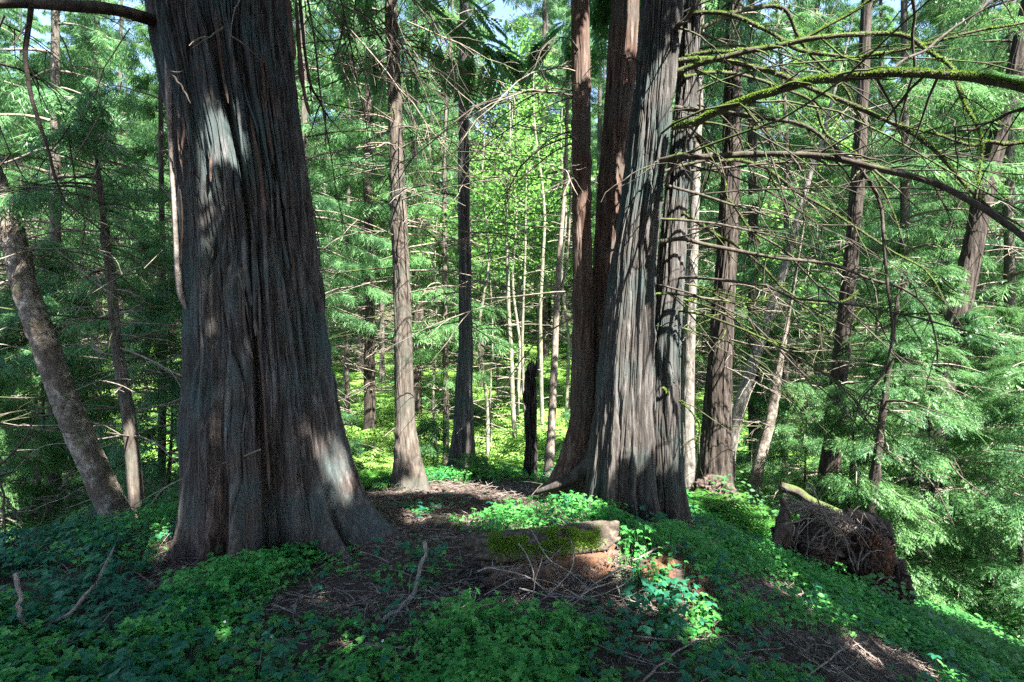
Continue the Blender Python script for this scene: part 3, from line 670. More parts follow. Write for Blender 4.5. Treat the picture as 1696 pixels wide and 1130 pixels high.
for k, (pl, D0, D1, w0, w1, ms) in enumerate(BR):
    a = px_branch(pl, D0, D1, w0*1.3, w1*1.3, n=44, seed=40+k, sides=10, twigs=(12 if len(pl) > 8 else 4), twl=.5, rg=rg, wob=.035)
    o = place(a, 'branch', [M_MOSSY if ms else M_DARKBR], CL, CO)
    if ms:
        V = a.v[0][:44*10].reshape(44, 10, 3)+np.array(CO); cen = V.mean(1); r_ = np.linalg.norm(V-cen[:, None], axis=2).mean(1); nn = int(4200*(w0/.04)*(1.6 if k == 0 else 1))
        i_ = rg.random(nn)*42; i0 = i_.astype(int); f_ = (i_-i0)[:, None]; c_ = cen[i0]*(1-f_)+cen[i0+1]*f_; T_ = cen[i0+1]-cen[i0]; T_ /= np.linalg.norm(T_, axis=1)[:, None]
        kk = rg.random(nn) < sstep(.28, .48, fbm(c_[:, 0]*3, c_[:, 1]*3, c_[:, 2]*3, k))*(.3 if k else 1)+(.14 if k else .5)
        an = rg.normal(0, .95, nn); sd_ = np.cross(T_, [0, 0, 1.0]); sd_ /= np.linalg.norm(sd_, axis=1)[:, None]; up_ = np.cross(sd_, T_)
        nd = sd_*np.sin(an)[:, None]+up_*np.cos(an)[:, None]; ps = c_+nd*(r_[i0]*.9)[:, None]; ma_ = Acc()
        scatter(ma_, np.array([[0, -.35, 0], [0, .35, 0], [1, 0, 0]]), np.array([[0, 1, 2]]), ps[kk], (nd+rg.normal(0, .5, (nn, 3)))[kk], rg.normal(0, 1, (nn, 3))[kk], (rg.uniform(.010, .022, nn))[kk])
        link('moss', (lambda A: A.mesh('moss', [L_MOSS]))(ma_), o).location = (-CO[0], -CO[1], -CO[2])
    if k == 0: o['label'] = 'thick arching limb with bright green moss along its top'
    if k == 4: o['label'] = 'long bare limb that arches over and hangs down in a hook'
for k in range(26):          # finer dead side branches
    ax = (clx, clx2)[k % 2]; z = rg.uniform(1.6, 5.6); p0 = ax(z); az = R_(rg.uniform(-60, 45))
    a = dead_branch(rg, p0, [math.cos(az), math.sin(az), rg.uniform(-.1, .45)], rg.uniform(1.4, 3.8), rg.uniform(.007, .014), droop=rg.uniform(.2, .8), twigs=9, curve=.55)
    place(a, 'branch', [M_MOSSY if rg.random() < .5 else M_DARKBR], CL, CO)
acc = Acc(); rg = np.random.default_rng(2)
crown(acc, rg, clx, clr, 6.6, 11, 3.4, 34, 80, 'cedar', .55, keep=lambda p: lit_clear(p, .12))
place(acc, 'crown', [M_DARKBR, L_CEDAR], CL, CO)

# ================================================================== the other standing trunks one can tell apart
def gz(x, y): return float(height(x, y))
def simple_tree(name, label, cat, st, mat, seed, top=12, furrow=.008, ffreq=16, nth=72, dz=.04, flare=None, branches=0, brange=(1.2, 6), blen=(.5, 1.6), brmat=None,
                bdir=(0, 360), crown_args=None, leaf=None, knots=4, lobes=None, droop=(0, .4), brad=(.004, .009), root_depth=.5, fstretch=.1, bcol=None, twigs=5):
    bx, by = P(st[-1][0], st[-1][1], st[-1][2])[:2]; org = (bx, by, gz(bx, by))
    T = thing(name, label, cat, org)
    acc, ax, rad, zr = trunk_mesh('t', st, mat, furrow=furrow, ffreq=ffreq, nth=nth, dz=dz, seed=seed, top=top, flare=flare, knots=knots, lobes=lobes, root_depth=root_depth, fstretch=fstretch)
    place(acc, 'trunk', [mat], T, org)
    rg = np.random.default_rng(seed*7+1)
    for k in range(branches):
        z = rg.uniform(*brange); z = min(z, zr[1]-.5); p0 = ax(z); az = R_(rg.uniform(*bdir))
        L = rg.uniform(*blen)*(1.0 if rg.random() < .75 else .35)
        mm = (brmat or [M_DEAD, M_DEAD, M_MOSSY])
        a = dead_branch(rg, p0+np.array([math.cos(az), math.sin(az), 0])*rad(z)*.6, [math.cos(az), math.sin(az), rg.uniform(-.15, .3)], L, rg.uniform(*brad), droop=rg.uniform(*droop), twigs=twigs)
        place(a, 'branch', [mm[k % len(mm)]], T, org)
    if crown_args:
        acc = Acc(); crown(acc, rg, ax, rad, keep=lambda p: lit_clear(p, .12), **crown_args)
        place(acc, 'crown', [M_DARKBR, leaf or L_CEDAR], T, org)
    return T, ax
def fl(a, h=.25, ths=((-30, .4), (-100, .35), (-160, .4), (60, .5), (140, .5))):
    return lambda T, Z, g0=[None]: 1+sum(a*gauss(T, R_(t0), w_) for t0, w_ in ths)*np.exp(-np.clip(Z-Z.min()-.45, 0, 9)/h)
simple_tree('cedar_tree', 'slim straight dark trunk standing against the left side of the cedar clump', 'tree',
    [(960, -120, 6.1, 14), (961, 0, 6.1, 15), (963, 280, 6.1, 16), (966, 565, 6.1, 17.5), (964, 700, 6.15, 21), (950, 770, 6.15, 28), (938, 808, 6.15, 40)], M_CEDAR_RED, 21, top=13, branches=20, brange=(1.8, 5.6), blen=(.6, 2.4), bdir=(100, 260),
    brmat=[M_DARKBR, M_DEAD], droop=(.3, .9), crown_args=dict(z0=7.6, z1=12.5, rmax=1.8, nb=18, spb=44, ssize=.42, tmpl=LACY), knots=22, nth=110)
simple_tree('fir_tree', 'sunlit straight brown trunk with dead side twigs, standing at the end of the path', 'tree',
    [(646, -60, 7, 9), (649, 0, 7, 10), (653, 140, 7, 11.5), (658, 280, 7, 12.5), (663, 420, 7, 14), (668, 565, 7, 15), (671, 700, 7, 17), (676, 760, 7, 22), (680, 803, 7, 30)], M_CONIFER, 22, top=11.5,
    branches=96, brange=(1.9, 6.6), blen=(.5, 3.0), flare=fl(.28), crown_args=dict(z0=6.6, z1=11.4, rmax=1.5, nb=22, spb=44, ssize=.38, tmpl=LACY, kind='hemlock'), leaf=L_TEAL, nth=120, dz=.03, knots=10, furrow=.007)
simple_tree('fir_tree', 'shaded furrowed trunk with flared foot among the ferns, second trunk right of the path end', 'tree',
    [(769, -60, 9, 7), (768, 0, 9, 7.5), (768, 280, 9, 9.5), (770, 420, 9, 11), (771, 565, 9, 12), (768, 700, 9, 17), (764, 785, 9, 25)], M_CEDAR_FL, 23, top=13.5,
    branches=84, brange=(1.6, 7.6), blen=(.5, 2.8), flare=fl(.25), crown_args=dict(z0=7.6, z1=13.4, rmax=1.8, nb=26, spb=44, ssize=.42, tmpl=MID), nth=90, furrow=.012, knots=4, ffreq=12)
simple_tree('alder_tree', 'leaning pale mottled trunk with moss patches at the left edge', 'tree',
    [(-60, 160, 5.7, 11), (-20, 260, 5.65, 14), (12, 350, 5.6, 17), (42, 480, 5.55, 20), (72, 565, 5.5, 21), (122, 700, 5.5, 22), (168, 800, 5.5, 23), (208, 885, 5.5, 25), (222, 915, 5.5, 28)], M_PALE, 24, top=8,
    branches=6, brange=(2.2, 4), blen=(.3, .9), furrow=.009, ffreq=6, fstretch=.9, knots=8, nth=90, dz=.03,
    crown_args=dict(z0=5.6, z1=8, rmax=2.4, nb=12, spb=60, ssize=.14, kind='maple'), leaf=L_MAPLE)
simple_tree('young_cedar', 'thin reddish brown trunk just behind the leaning pale trunk', 'tree',
    [(168, 330, 6.2, 4.5), (175, 400, 6.2, 6), (186, 480, 6.1, 7.5), (192, 565, 6.05, 9), (212, 680, 6, 10), (222, 780, 6, 11.5), (232, 885, 6, 14), (234, 915, 6, 16)], M_CONIFER, 25, top=4.3,
    branches=84, brange=(.5, 3.8), blen=(.4, 2.3), furrow=.004, droop=(-.1, .5), nth=60, dz=.03, crown_args=dict(z0=2.9, z1=4.4, rmax=1.1, nb=18, spb=36, ssize=.30, tmpl=LACY))
simple_tree('fir_tree', 'dark deeply furrowed trunk rising from a ferny root lump, right of the cedar clump', 'tree',
    [(1216, -60, 8, 13), (1214, 100, 8, 14), (1212, 260, 8, 15), (1206, 400, 8, 17), (1198, 500, 8, 18.5), (1192, 600, 8, 20), (1187, 700, 8, 24), (1182, 790, 8, 29), (1182, 830, 8, 33)], M_DARK, 26, top=14,
    branches=34, brange=(1.0, 6.5), blen=(.4, 1.6), flare=fl(.2), furrow=.016, ffreq=12, crown_args=dict(z0=4.8, z1=13.8, rmax=1.9, nb=40, spb=60, ssize=.42, tmpl=MID, kind='cedar'), nth=140, dz=.03)
simple_tree('alder_tree', 'pale grey sunlit trunk directly right of the cedar clump', 'tree',
    [(1158, 100, 9, 7), (1152, 300, 9, 8), (1147, 420, 9, 9), (1142, 565, 9, 9.5), (1138, 700, 9, 11), (1140, 800, 9, 13)], M_WHITE, 27, top=10, furrow=.005, ffreq=8, branches=14, brange=(1, 6), blen=(.4, 1.2), nth=60)
simple_tree('alder_tree', 'short crooked trunk with bright right side and orange foot behind the ferns', 'tree',
    [(1300, 560, 8.6, 4.5), (1288, 620, 8.5, 6.5), (1278, 690, 8.4, 8.5), (1262, 745, 8.4, 9.5), (1252, 790, 8.4, 9.5), (1250, 835, 8.4, 12)], M_PALE, 28, top=3.6, furrow=.006, branches=16, brange=(.2, 3), blen=(.3, 1.5), nth=60)
simple_tree('alder_tree', 'thin pale trunk leaning right, seen between the dark furrowed trunk and the hemlocks', 'tree',
    [(1330, 330, 11, 5), (1300, 440, 11, 7), (1272, 530, 11, 8.5), (1248, 600, 11, 9.5), (1226, 670, 11, 10.5), (1206, 750, 11, 12)], M_WHITE, 29, top=8, furrow=.004, branches=10, brange=(2, 6), blen=(.4, 1.2), nth=50)
simple_tree('fir_tree', 'dark trunk standing behind the upturned stump, half hidden by hemlock sprays', 'tree',
    [(1432, 60, 8.4, 9), (1424, 250, 8.4, 10), (1412, 400, 8.4, 11), (1400, 520, 8.4, 12), (1388, 640, 8.4, 13), (1376, 760, 8.4, 16), (1370, 840, 8.4, 20)], M_DARK, 30, top=12, furrow=.01, branches=30, brange=(.6, 6), blen=(.5, 2),
    flare=fl(.2), crown_args=dict(z0=3.6, z1=11.8, rmax=1.9, nb=36, spb=62, ssize=.36, tmpl=MID, kind='hemlock'), leaf=L_TEAL)
simple_tree('fir_tree', 'brown trunk leaning right toward the upper right corner', 'tree',
    [(1712, -20, 8.6, 11), (1690, 60, 8.6, 12), (1664, 180, 8.6, 13), (1640, 280, 8.6, 14), (1615, 390, 8.6, 15), (1592, 500, 8.6, 16), (1572, 590, 8.6, 17), (1548, 700, 8.6, 18), (1524, 830, 8.6, 21)], M_DARK, 31, top=12, furrow=.01,
    branches=30, brange=(.4, 6.5), blen=(.5, 2.2), crown_args=dict(z0=4.4, z1=11.8, rmax=2.0, nb=34, spb=62, ssize=.36, tmpl=MID, kind='hemlock'), leaf=L_TEAL, nth=90)
simple_tree('hemlock_sapling', 'thin dark sapling rising from the upturned stump', 'tree',
    [(1478, 560, 6.9, 4), (1468, 640, 6.9, 5), (1460, 700, 6.9, 6), (1450, 780, 6.9, 7.5), (1440, 860, 6.9, 9)], M_DARK, 32, top=2.6, furrow=.003, branches=8, brange=(.2, 2), blen=(.3, 1.1), nth=40,
    crown_args=dict(z0=.5, z1=2.6, rmax=1.0, nb=18, spb=40, ssize=.2, tmpl=LACY, kind='hemlock'), leaf=L_TEAL)
# the paired thin saplings behind the clump
T, ax = simple_tree('vine_maple', 'thin dark forked sapling between the charred snag and the cedar clump', 'tree',
    [(940, 180, 8, 2.5), (934, 330, 8, 3.5), (925, 440, 8, 4.5), (922, 500, 8, 5), (918, 600, 8, 6), (914, 700, 8, 7), (908, 790, 8, 9)], M_DEAD, 33, top=5.2, furrow=.003, branches=12, brange=(.8, 5), blen=(.4, 1.5), nth=40, twigs=6)
a = px_branch([(922, 500), (930, 478), (938, 440), (943, 380), (945, 300), (950, 200)], 8, 8.1, .05, .02, seed=9, twigs=5); place(a, 'branch', [M_DEAD], T, tuple(T.location))
# charred snag
def snag():
    st = [(881, 598, 7.8, 11), (880, 640, 7.8, 11), (879, 700, 7.8, 11.5), (878, 760, 7.8, 12), (879, 800, 7.8, 12.5)]
    acc, ax, rad, zr = trunk_mesh('s', st, M_CHAR, furrow=.045, ffreq=14, nth=90, dz=.02, seed=61, top=1.36, root_depth=.4, lobes=lambda T, Z: 1-.75*gauss(T, R_(-95), .35)*sstep(-.05, -.35, Z)-.25*gauss(T, R_(-80), .25), knots=5)
    org = (*P(879, 800, 7.8)[:2], gz(*P(879, 800, 7.8)[:2]))
    V = acc.v[0]; th = np.arctan2(V[:, 1]-org[1], V[:, 0]-org[0]); topz = 1.33-.22*vnoise(np.cos(th)*2.5, np.sin(th)*2.5, 0, 5)-.12*(np.cos(th) > .2)
    V[:, 2] = np.minimum(V[:, 2], topz)
    T = thing('burnt_snag', 'charred black broken snag with a split foot in front of the bright clearing', 'snag', org)
    place(acc, 'trunk', [M_CHAR], T, org)
    a = Acc()
    for k in range(4):
        p = P(876+k*4, 612, 7.8); tube(a, [p+[0, 0, -.1], p+[0, 0, .06], p+[.005, 0, .12+.04*(k % 2)]], [.03, .022, .002], 6, 0, .4, k)
    place(a, 'splinter', [M_CHAR], T, org)
snag()
# ================================================================== woods behind: prototypes copied many times
def proto_tree(kind, seed, H, r0, z0, rmax, nb, spb, ssize, bmat, lmat, low_twigs=46, lean=0.0):
    rg = np.random.default_rng(seed)
    zz = np.linspace(-.6, H, 40); wx = (vnoise(zz*.25, seed, 0, seed)-.5)*.5*(zz/H)+lean*zz*zz/H; wy = (vnoise(zz*.25, seed+9, 0, seed)-.5)*.5*(zz/H)
    pts = np.stack([wx, wy, zz], -1); rr = r0*np.clip(1-zz/H, .03, 1)**.8*(1+.7*np.exp(-(zz+.6)/.5))
    at = Acc(); tube(at, pts, rr, 14, 0, .18, seed)
    ax = lambda z: np.array([np.interp(z, zz, wx), np.interp(z, zz, wy), z]); rad = lambda z: float(np.interp(z, zz, rr))
    ac = Acc(); crown(ac, rg, ax, rad, z0, H, rmax, nb, spb, kind, ssize, tmpl=(MID if kind != 'maple' else LEAF))
    for k in range(low_twigs):
        z = rg.uniform(1, z0+2); az = rg.uniform(0, 6.3)
        dead_branch(rg, ax(z), [math.cos(az), math.sin(az), rg.uniform(-.1, .3)], rg.uniform(.6, 2.4), rg.uniform(.008, .014), droop=rg.uniform(0, .4), twigs=2, acc=ac, sides=4, rmin=.005)
    return at.mesh('trunk', [bmat]), ac.mesh('crown', [M_DEAD, lmat])
PROTO = [proto_tree('cedar', 101, 19, .13, 4.0, 2.6, 56, 150, .34, M_CONIFER, L_CEDAR),
         proto_tree('cedar', 102, 24, .17, 6.0, 2.8, 60, 150, .35, M_DARK, L_CEDAR),
         proto_tree('hemlock', 103, 17, .085, 3.0, 2.3, 58, 140, .31, M_CONIFER, L_TEAL),
         proto_tree('hemlock', 104, 22, .12, 5.5, 2.4, 60, 140, .32, M_CONIFER, L_TEAL),
         proto_tree('maple', 105, 9, .05, 1.8, 2.6, 30, 170, .16, M_PALE, L_MAPLE, 6, .1),
         proto_tree('maple', 106, 13, .065, 3.4, 2.8, 32, 180, .17, M_WHITE, L_MAPLE, 6, -.08),
         proto_tree('hemlock', 107, 13, .08, 1.5, 1.9, 54, 130, .28, M_DARK, L_TEAL, 10)]
PLACED = []
def put_tree(pk, x, y, name, label, cat, s=1.0, rz=None, group=None, dz=0):
    T = thing(name, label, cat, (x, y, gz(x, y)+dz), rng.uniform(0, 6.3) if rz is None else rz, group)
    T.scale = (s, s, s*rng.uniform(.95, 1.08))
    link('trunk', PROTO[pk][0], T); link('crown', PROTO[pk][1], T); PLACED.append((x, y)); return T
def at_px(px, D): return (px-CX)/FPX*D, D
MEADOW = [(t[0], t[1]) for t in TARGETS if t[1] >= .71]
def blocks(x, y, z0, z1, rc):
    b = 0
    for p, r in MEADOW:
        h = SV[:2]/np.linalg.norm(SV[:2]); d = np.array([x, y])-p[:2]; t = d @ h
        if t < .3: continue
        lat = abs(d[0]*h[1]-d[1]*h[0]); z = p[2]+t*math.tan(SUN_EL)
        if lat < rc and z0-.5 < z-gz(x, y) < z1: b += 1
    return b
# individually recognisable ones
NAMED = [
 (2, 738, 15, 'hemlock_tree', 'slim grey trunk just left of the second ferny trunk', 'tree', 1.0),
 (5, 862, 19, 'maple_tree', 'slender mossy maple stem rising above the charred snag', 'tree', .95),
 (4, 826, 21, 'maple_tree', 'slender maple with bright leaves right of the ferny trunk', 'tree', 1.1),
 (5, 893, 22, 'maple_tree', 'pale slender stem between snag and slim sapling', 'tree', 1.0),
 (0, 500, 12.5, 'cedar_tree', 'dark leafy cedar just right of the huge old trunk', 'tree', .9),
 (1, 612, 17, 'cedar_tree', 'straight dark cedar between the huge old trunk and the sunlit brown trunk', 'tree', 1.0),
 (0, 470, 15, 'cedar_tree', 'cedar hidden mostly behind the huge old trunk', 'tree', 1.0),
 (2, 575, 19, 'hemlock_tree', 'pale thin trunk far back beside the huge old trunk', 'tree', 1.0),
 (0, 90, 9.5, 'cedar_tree', 'dark drooping cedar filling the upper left', 'tree', .85),
 (6, 265, 8.3, 'hemlock_tree', 'young dark hemlock touching the left side of the huge old trunk', 'tree', .8),
 (1, -20, 12, 'cedar_tree', 'tall cedar at the far left edge behind the leaning pale trunk', 'tree', 1.0),
 (3, 160, 14, 'hemlock_tree', 'taller hemlock behind the thin reddish trunk', 'tree', 1.0),
 (2, 1300, 12.5, 'hemlock_tree', 'pale hemlock trunk behind the mossy branches', 'tree', 1.0),
 (1, 1250, 15, 'cedar_tree', 'dark cedar right of the furrowed dark trunk', 'tree', .95),
 (3, 1490, 12, 'hemlock_tree', 'leafy hemlock behind the arching mossy limbs', 'tree', 1.0),
 (0, 1560, 14, 'cedar_tree', 'cedar beyond the leaning brown trunk', 'tree', 1.0),
 (3, 1680, 11, 'hemlock_tree', 'hemlock at the far right edge', 'tree', 1.0),
 (1, 1125, 16, 'cedar_tree', 'far cedar showing between the clump and the grey sunlit trunk', 'tree', 1.0),
 (1, 690, 20, 'cedar_tree', 'broad far cedar right behind the sunlit brown trunk', 'tree', 1.0),
 (3, 990, 18, 'hemlock_tree', 'far hemlock behind the cedar clump', 'tree', 1.0),
]
for pk, px, D, nm, lb, ct, s in NAMED:
    x, y = at_px(px, D);  put_tree(pk, x, y, nm, lb, ct, s)
ZONES = {'left': 'one of many slim conifers in the shaded woods left of the huge old trunk',
         'mid': 'one of many slim conifers on the slope beyond the sunny clearing',
         'right': 'one of many slim conifers in the woods right of the cedar clump'}
cnt = 0; tries = 0; trg = np.random.default_rng(5)
while cnt < 110 and tries < 20000:
    tries += 1
    y = trg.uniform(10, 62)**1.0; x = trg.uniform(-1.05, 1.05)*(y+3)
    if y < 24 and -5.5 < x < 4.2: continue
    if y < 13 and abs(x) < 8.5: continue
    md = 1.5+y*.055
    if any((x-a)**2+(y-b)**2 < md*md for a, b in PLACED): continue
    pk = int(trg.choice([0, 1, 2, 3, 6, 5], p=[.22, .22, .18, .2, .1, .08]))
    if y < 40 and blocks(x, y, 2.5, 18, 2.6) and trg.random() < .97: continue
    px = CX+FPX*x/y; zn = 'left' if px < 500 else ('mid' if px < 1000 else 'right')
    nm = 'maple_tree' if pk == 5 else ('cedar_tree' if pk in (0, 1) else 'hemlock_tree')
    if pk == 5: lab, grp = 'one of the slender leafy maples scattered among the conifers of the far woods', 'maples in the far woods'
    else: lab, grp = ZONES[zn], {'left': 'conifers in the left woods', 'mid': 'conifers beyond the clearing', 'right': 'conifers in the right woods'}[zn]
    put_tree(pk, x, y, nm, lab, 'tree', trg.uniform(.85, 1.25), group=grp); cnt += 1
cnt = 0
while cnt < 18 and tries < 40000:
    tries += 1; y = trg.uniform(26, 50); x = trg.uniform(-.3, .22)*y
    if any((x-a)**2+(y-b)**2 < 4.5 for a, b in PLACED): continue
    pk = int(trg.choice([0, 1, 3, 5])); nm = {0: 'cedar_tree', 1: 'cedar_tree', 3: 'hemlock_tree', 5: 'maple_tree'}[pk]
    if pk == 5: put_tree(pk, x, y, nm, 'one of the slender leafy maples scattered among the conifers of the far woods', 'tree', 1.4, group='maples in the far woods')
    else: put_tree(pk, x, y, nm, ZONES['mid'], 'tree', 1.15, group='conifers beyond the clearing')
    cnt += 1
cnt = 0
while cnt < 26 and tries < 60000:
    tries += 1; y = trg.uniform(22, 48); x = trg.uniform(.26, .98)*y
    if any((x-a)**2+(y-b)**2 < 3.6 for a, b in PLACED): continue
    pk = int(trg.choice([0, 1, 3, 3])); put_tree(pk, x, y, 'hemlock_tree' if pk == 3 else 'cedar_tree', ZONES['right'], 'tree', 1.2, group='conifers in the right woods'); cnt += 1
# the nearest far conifer seen in each gap between two nearer trunks gets words of its own
LM = [(-60, 'the left edge'), (150, 'the leaning pale trunk'), (300, 'the huge old trunk'), (545, 'the huge trunk\'s right side'), (668, 'the sunlit brown trunk'), (768, 'the second ferny trunk'), (880, 'the charred snag'),
      (960, 'the slim dark trunk'), (1130, 'the clump\'s right stem'), (1195, 'the furrowed dark trunk'), (1275, 'the short crooked trunk'), (1395, 'the trunk behind the stump'), (1600, 'the leaning brown trunk'), (1760, 'the right edge')]
for (pa, na), (pb, nb_) in zip(LM[:-1], LM[1:]):
    if 150 < (pa+pb)/2 < 0: continue
    for sp_, adj in (('cedar_tree', 'straight'), ('hemlock_tree', 'feathery')):
        c_ = sorted([(o.location.y, o.name, o) for o in bpy.data.objects if o.get('group', '').startswith('conifers') and o.name.startswith(sp_) and pa+8 < CX+FPX*o.location.x/o.location.y < pb-8 and 'many slim' in o['label']], key=lambda q: q[:2])
        if c_: c_[0][2]['label'] = 'nearest far %s between %s and %s' % (sp_[:-5], na, nb_)
# pale thin stems in a loose row beyond the clearing
def pole(seed, H, r):
    rg_ = np.random.default_rng(seed); zz = np.linspace(-.4, H, 26); a = Acc(); px_ = (vnoise(zz*.35, seed, 0, seed)-.5)*.28; py_ = (vnoise(zz*.5, seed+4, 0, seed)-.5)*.3
    tube(a, np.stack([px_+zz*rg_.normal(0, .03), py_, zz], -1), r*np.clip(1-zz/H*.7, .1, 1), 10, 0, .2, seed)
    ax = lambda z: np.array([np.interp(z, zz, px_), np.interp(z, zz, py_), z]); c = Acc(); crown(c, rg_, ax, None, 5.6, H, 1.2, 12, 55, 'maple', .13)
    for k in range(8): z = rg_.uniform(.8, 5); t_ = rg_.uniform(0, 6.3); dead_branch(rg_, ax(z), [math.cos(t_), math.sin(t_), .3], rg_.uniform(.4, 1.2), .008, twigs=2, acc=c, sides=4, rmin=.004)
    return a.mesh('trunk', [M_STEM]), c.mesh('crown', [M_DEAD, L_MAPLE])
M_STEM = bark('mossy_pale_stem', (.08, .08, .055), (.15, .15, .11), (.25, .245, .21), .4, 16, .5, moss=.2)
POLE = [pole(401, 9, .055), pole(402, 7.5, .045), pole(403, 10, .065)]
for k, (px, D) in enumerate([(801, 14.5), (818, 17), (845, 14), (857, 16), (868, 13.4), (902, 15), (938, 16.5), (725, 15)]):
    x, y = at_px(px, D); T = thing('slender_maple', 'one of the pale mossy slender stems standing in a loose row beyond the sunny clearing', 'tree', (x, y, gz(x, y)), rng.uniform(0, 6.3), 'pale slender stems beyond the clearing')
    link('trunk', POLE[k % 3][0], T); link('crown', POLE[k % 3][1], T); PLACED.append((x, y))
# unseen trees added around and behind the viewpoint to shade the foreground
def shade_tree(x, y, seed, H, z0, rmax, nb, spb, label, leaf=None, kind='cedar'):
    st = []; z_ = gz(x, y); T = thing('cedar_tree', label, 'tree', (x, y, z_))
    rg = np.random.default_rng(seed); zz = np.linspace(-.5, H, 30)
    ax = lambda z: np.array([x, y, z_+z]); at = Acc(); keep = lambda p: lit_clear(p, .09)  # crown foliage is left out along the sun corridors
    tube(at, np.stack([x+0*zz, y+0*zz, z_+zz], -1), .2*np.clip(1-zz/H, .04, 1)**.8*(1+.6*np.exp(-(zz+.5)/.4)), 16, 0, .15, seed)
    place(at, 'trunk', [M_CEDAR_RED], T, (x, y, z_))
    ac = Acc(); crown(ac, rg, ax, None, z0, H, rmax, nb, int(spb*1.5), kind, .50, keep=keep, limbs=True); place(ac, 'crown', [M_DARKBR, leaf or L_CEDAR], T, (x, y, z_))
for k, (x, y, H, z0, rm, nb, spb, lb) in enumerate([
    (2.6, -1.6, 11, 5.0, 3.6, 60, 260, 'unseen shade cedar added close behind the viewpoint on the right'),
    (6.3, -3.4, 13, 5.2, 3.8, 60, 260, 'unseen shade cedar added further behind the viewpoint on the right'),
    (7.4, 0.4, 11, 5.2, 3.2, 50, 200, 'unseen shade cedar added beside the viewpoint on the right slope'),
    (-0.6, -1.6, 10, 4.6, 3.4, 56, 240, 'unseen shade cedar added straight behind the viewpoint'),
    (-3.6, -0.4, 9.0, 4.4, 2.8, 46, 160, 'unseen shade cedar added behind the viewpoint on the left'),
    (3.6, -5.6, 15, 6.0, 4.0, 60, 260, 'tallest unseen shade cedar, added far behind the viewpoint'),
    (0.2, -5.0, 13, 6.0, 3.6, 50, 200, 'unseen shade cedar added well behind the viewpoint on the left'),
    (1.7, -0.6, 14, 6.6, 3.3, 60, 230, 'slim high crowned unseen cedar added for shade right behind the viewpoint'),
    (5.3, 1.4, 10, 5.0, 2.7, 46, 150, 'small unseen cedar added for shade beside the viewpoint on the right'),
    (9.8, -3.2, 13, 6.0, 3.6, 50, 200, 'unseen shade cedar added on the lower right slope beside the viewpoint')]):
    shade_tree(x, y, 300+k, H, z0, rm, nb, spb, lb)

# young hemlocks and cedars of the understory
def sapling_proto(seed, H, rmax, nb, spb, kind, ssize, lmat, tm):
    rg = np.random.default_rng(seed); zz = np.linspace(-.3, H, 20)
    ax = lambda z: np.array([.06*math.sin(z*1.3+seed), .06*math.cos(z*1.1), z])
    at = Acc(); tube(at, [ax(z) for z in zz], .035*np.clip(1-zz/H, .06, 1), 8, 0, .2, seed)
    ac = Acc(); crown(ac, rg, ax, None, .35, H, rmax, nb, spb, kind, ssize, tmpl=tm, bare=.12)
    return at.mesh('trunk', [M_DARK]), ac.mesh('crown', [M_DEAD, lmat])
SAP = [sapling_proto(201, 4.2, 1.5, 46, 105, 'hemlock', .25, L_TEAL, LACY), sapling_proto(202, 3.0, 1.3, 38, 95, 'hemlock', .24, L_TEAL, LACY),
       sapling_proto(203, 5.0, 1.5, 46, 95, 'cedar', .28, L_CEDAR, LACY), sapling_proto(204, 2.2, 1.0, 32, 80, 'hemlock', .21, L_TEAL, LACY)]
for k, (p, px, D, s, nm, lb) in enumerate([
    (0, 1535, 7.6, 1.1, 'hemlock_sapling', 'feathery young hemlock in front of the leaning brown trunk'),
    (0, 1640, 8.4, 1.15, 'hemlock_sapling', 'feathery young hemlock under the right end of the mossy limbs'),
    (1, 1700, 7.0, 1.2, 'hemlock_sapling', 'young hemlock cut by the right edge of the photo'),
    (1, 1590, 9.4, 1.2, 'hemlock_sapling', 'young hemlock behind the two largest feathery ones on the right'),
    (0, 1475, 9.6, 1.1, 'hemlock_sapling', 'young hemlock between the dark stump trunk and the leaning brown trunk'),
    (1, 1335, 9.8, 1.1, 'hemlock_sapling', 'light green young hemlock behind the upturned stump'),
    (3, 1405, 7.6, 1.2, 'hemlock_sapling', 'small hemlock right behind the upturned stump'),
    (2, 1730, 10.5, 1.1, 'young_cedar', 'young cedar on the low ground at the right edge'),
    (2, 1300, 13.5, 1.0, 'young_cedar', 'young cedar far behind the short crooked trunk'),
    (2, 60, 8.6, 1.1, 'young_cedar', 'young cedar behind the leaning pale trunk'),
    (2, 275, 7.6, 1.0, 'young_cedar', 'young cedar with dead lower twigs against the huge old trunk'),
    (0, 150, 10.5, 1.1, 'hemlock_sapling', 'young hemlock in the low ground at left'),
    (1, -10, 7.2, 1.1, 'hemlock_sapling', 'young hemlock cut by the left edge of the photo'),
    (3, 575, 9.5, .9, 'hemlock_sapling', 'small hemlock left of the sunlit brown trunk'),
    (3, 722, 11.0, 1.2, 'hemlock_sapling', 'small hemlock between the two trunks at the path end'),
    (2, 1000, 11.5, .9, 'young_cedar', 'young cedar hidden behind the cedar clump'),
    (1, 1060, 14, 1.0, 'hemlock_sapling', 'young hemlock far behind the cedar clump'),
    (2, 520, 15, .9, 'young_cedar', 'young cedar right of the huge old trunk beyond the ridge')]):
    x, y = at_px(px, D); T = thing(nm, lb, 'sapling', (x, y, gz(x, y)), rng.uniform(0, 6.3)); T.scale = (s, s, s)
    link('trunk', SAP[p][0], T); link('crown', SAP[p][1], T)
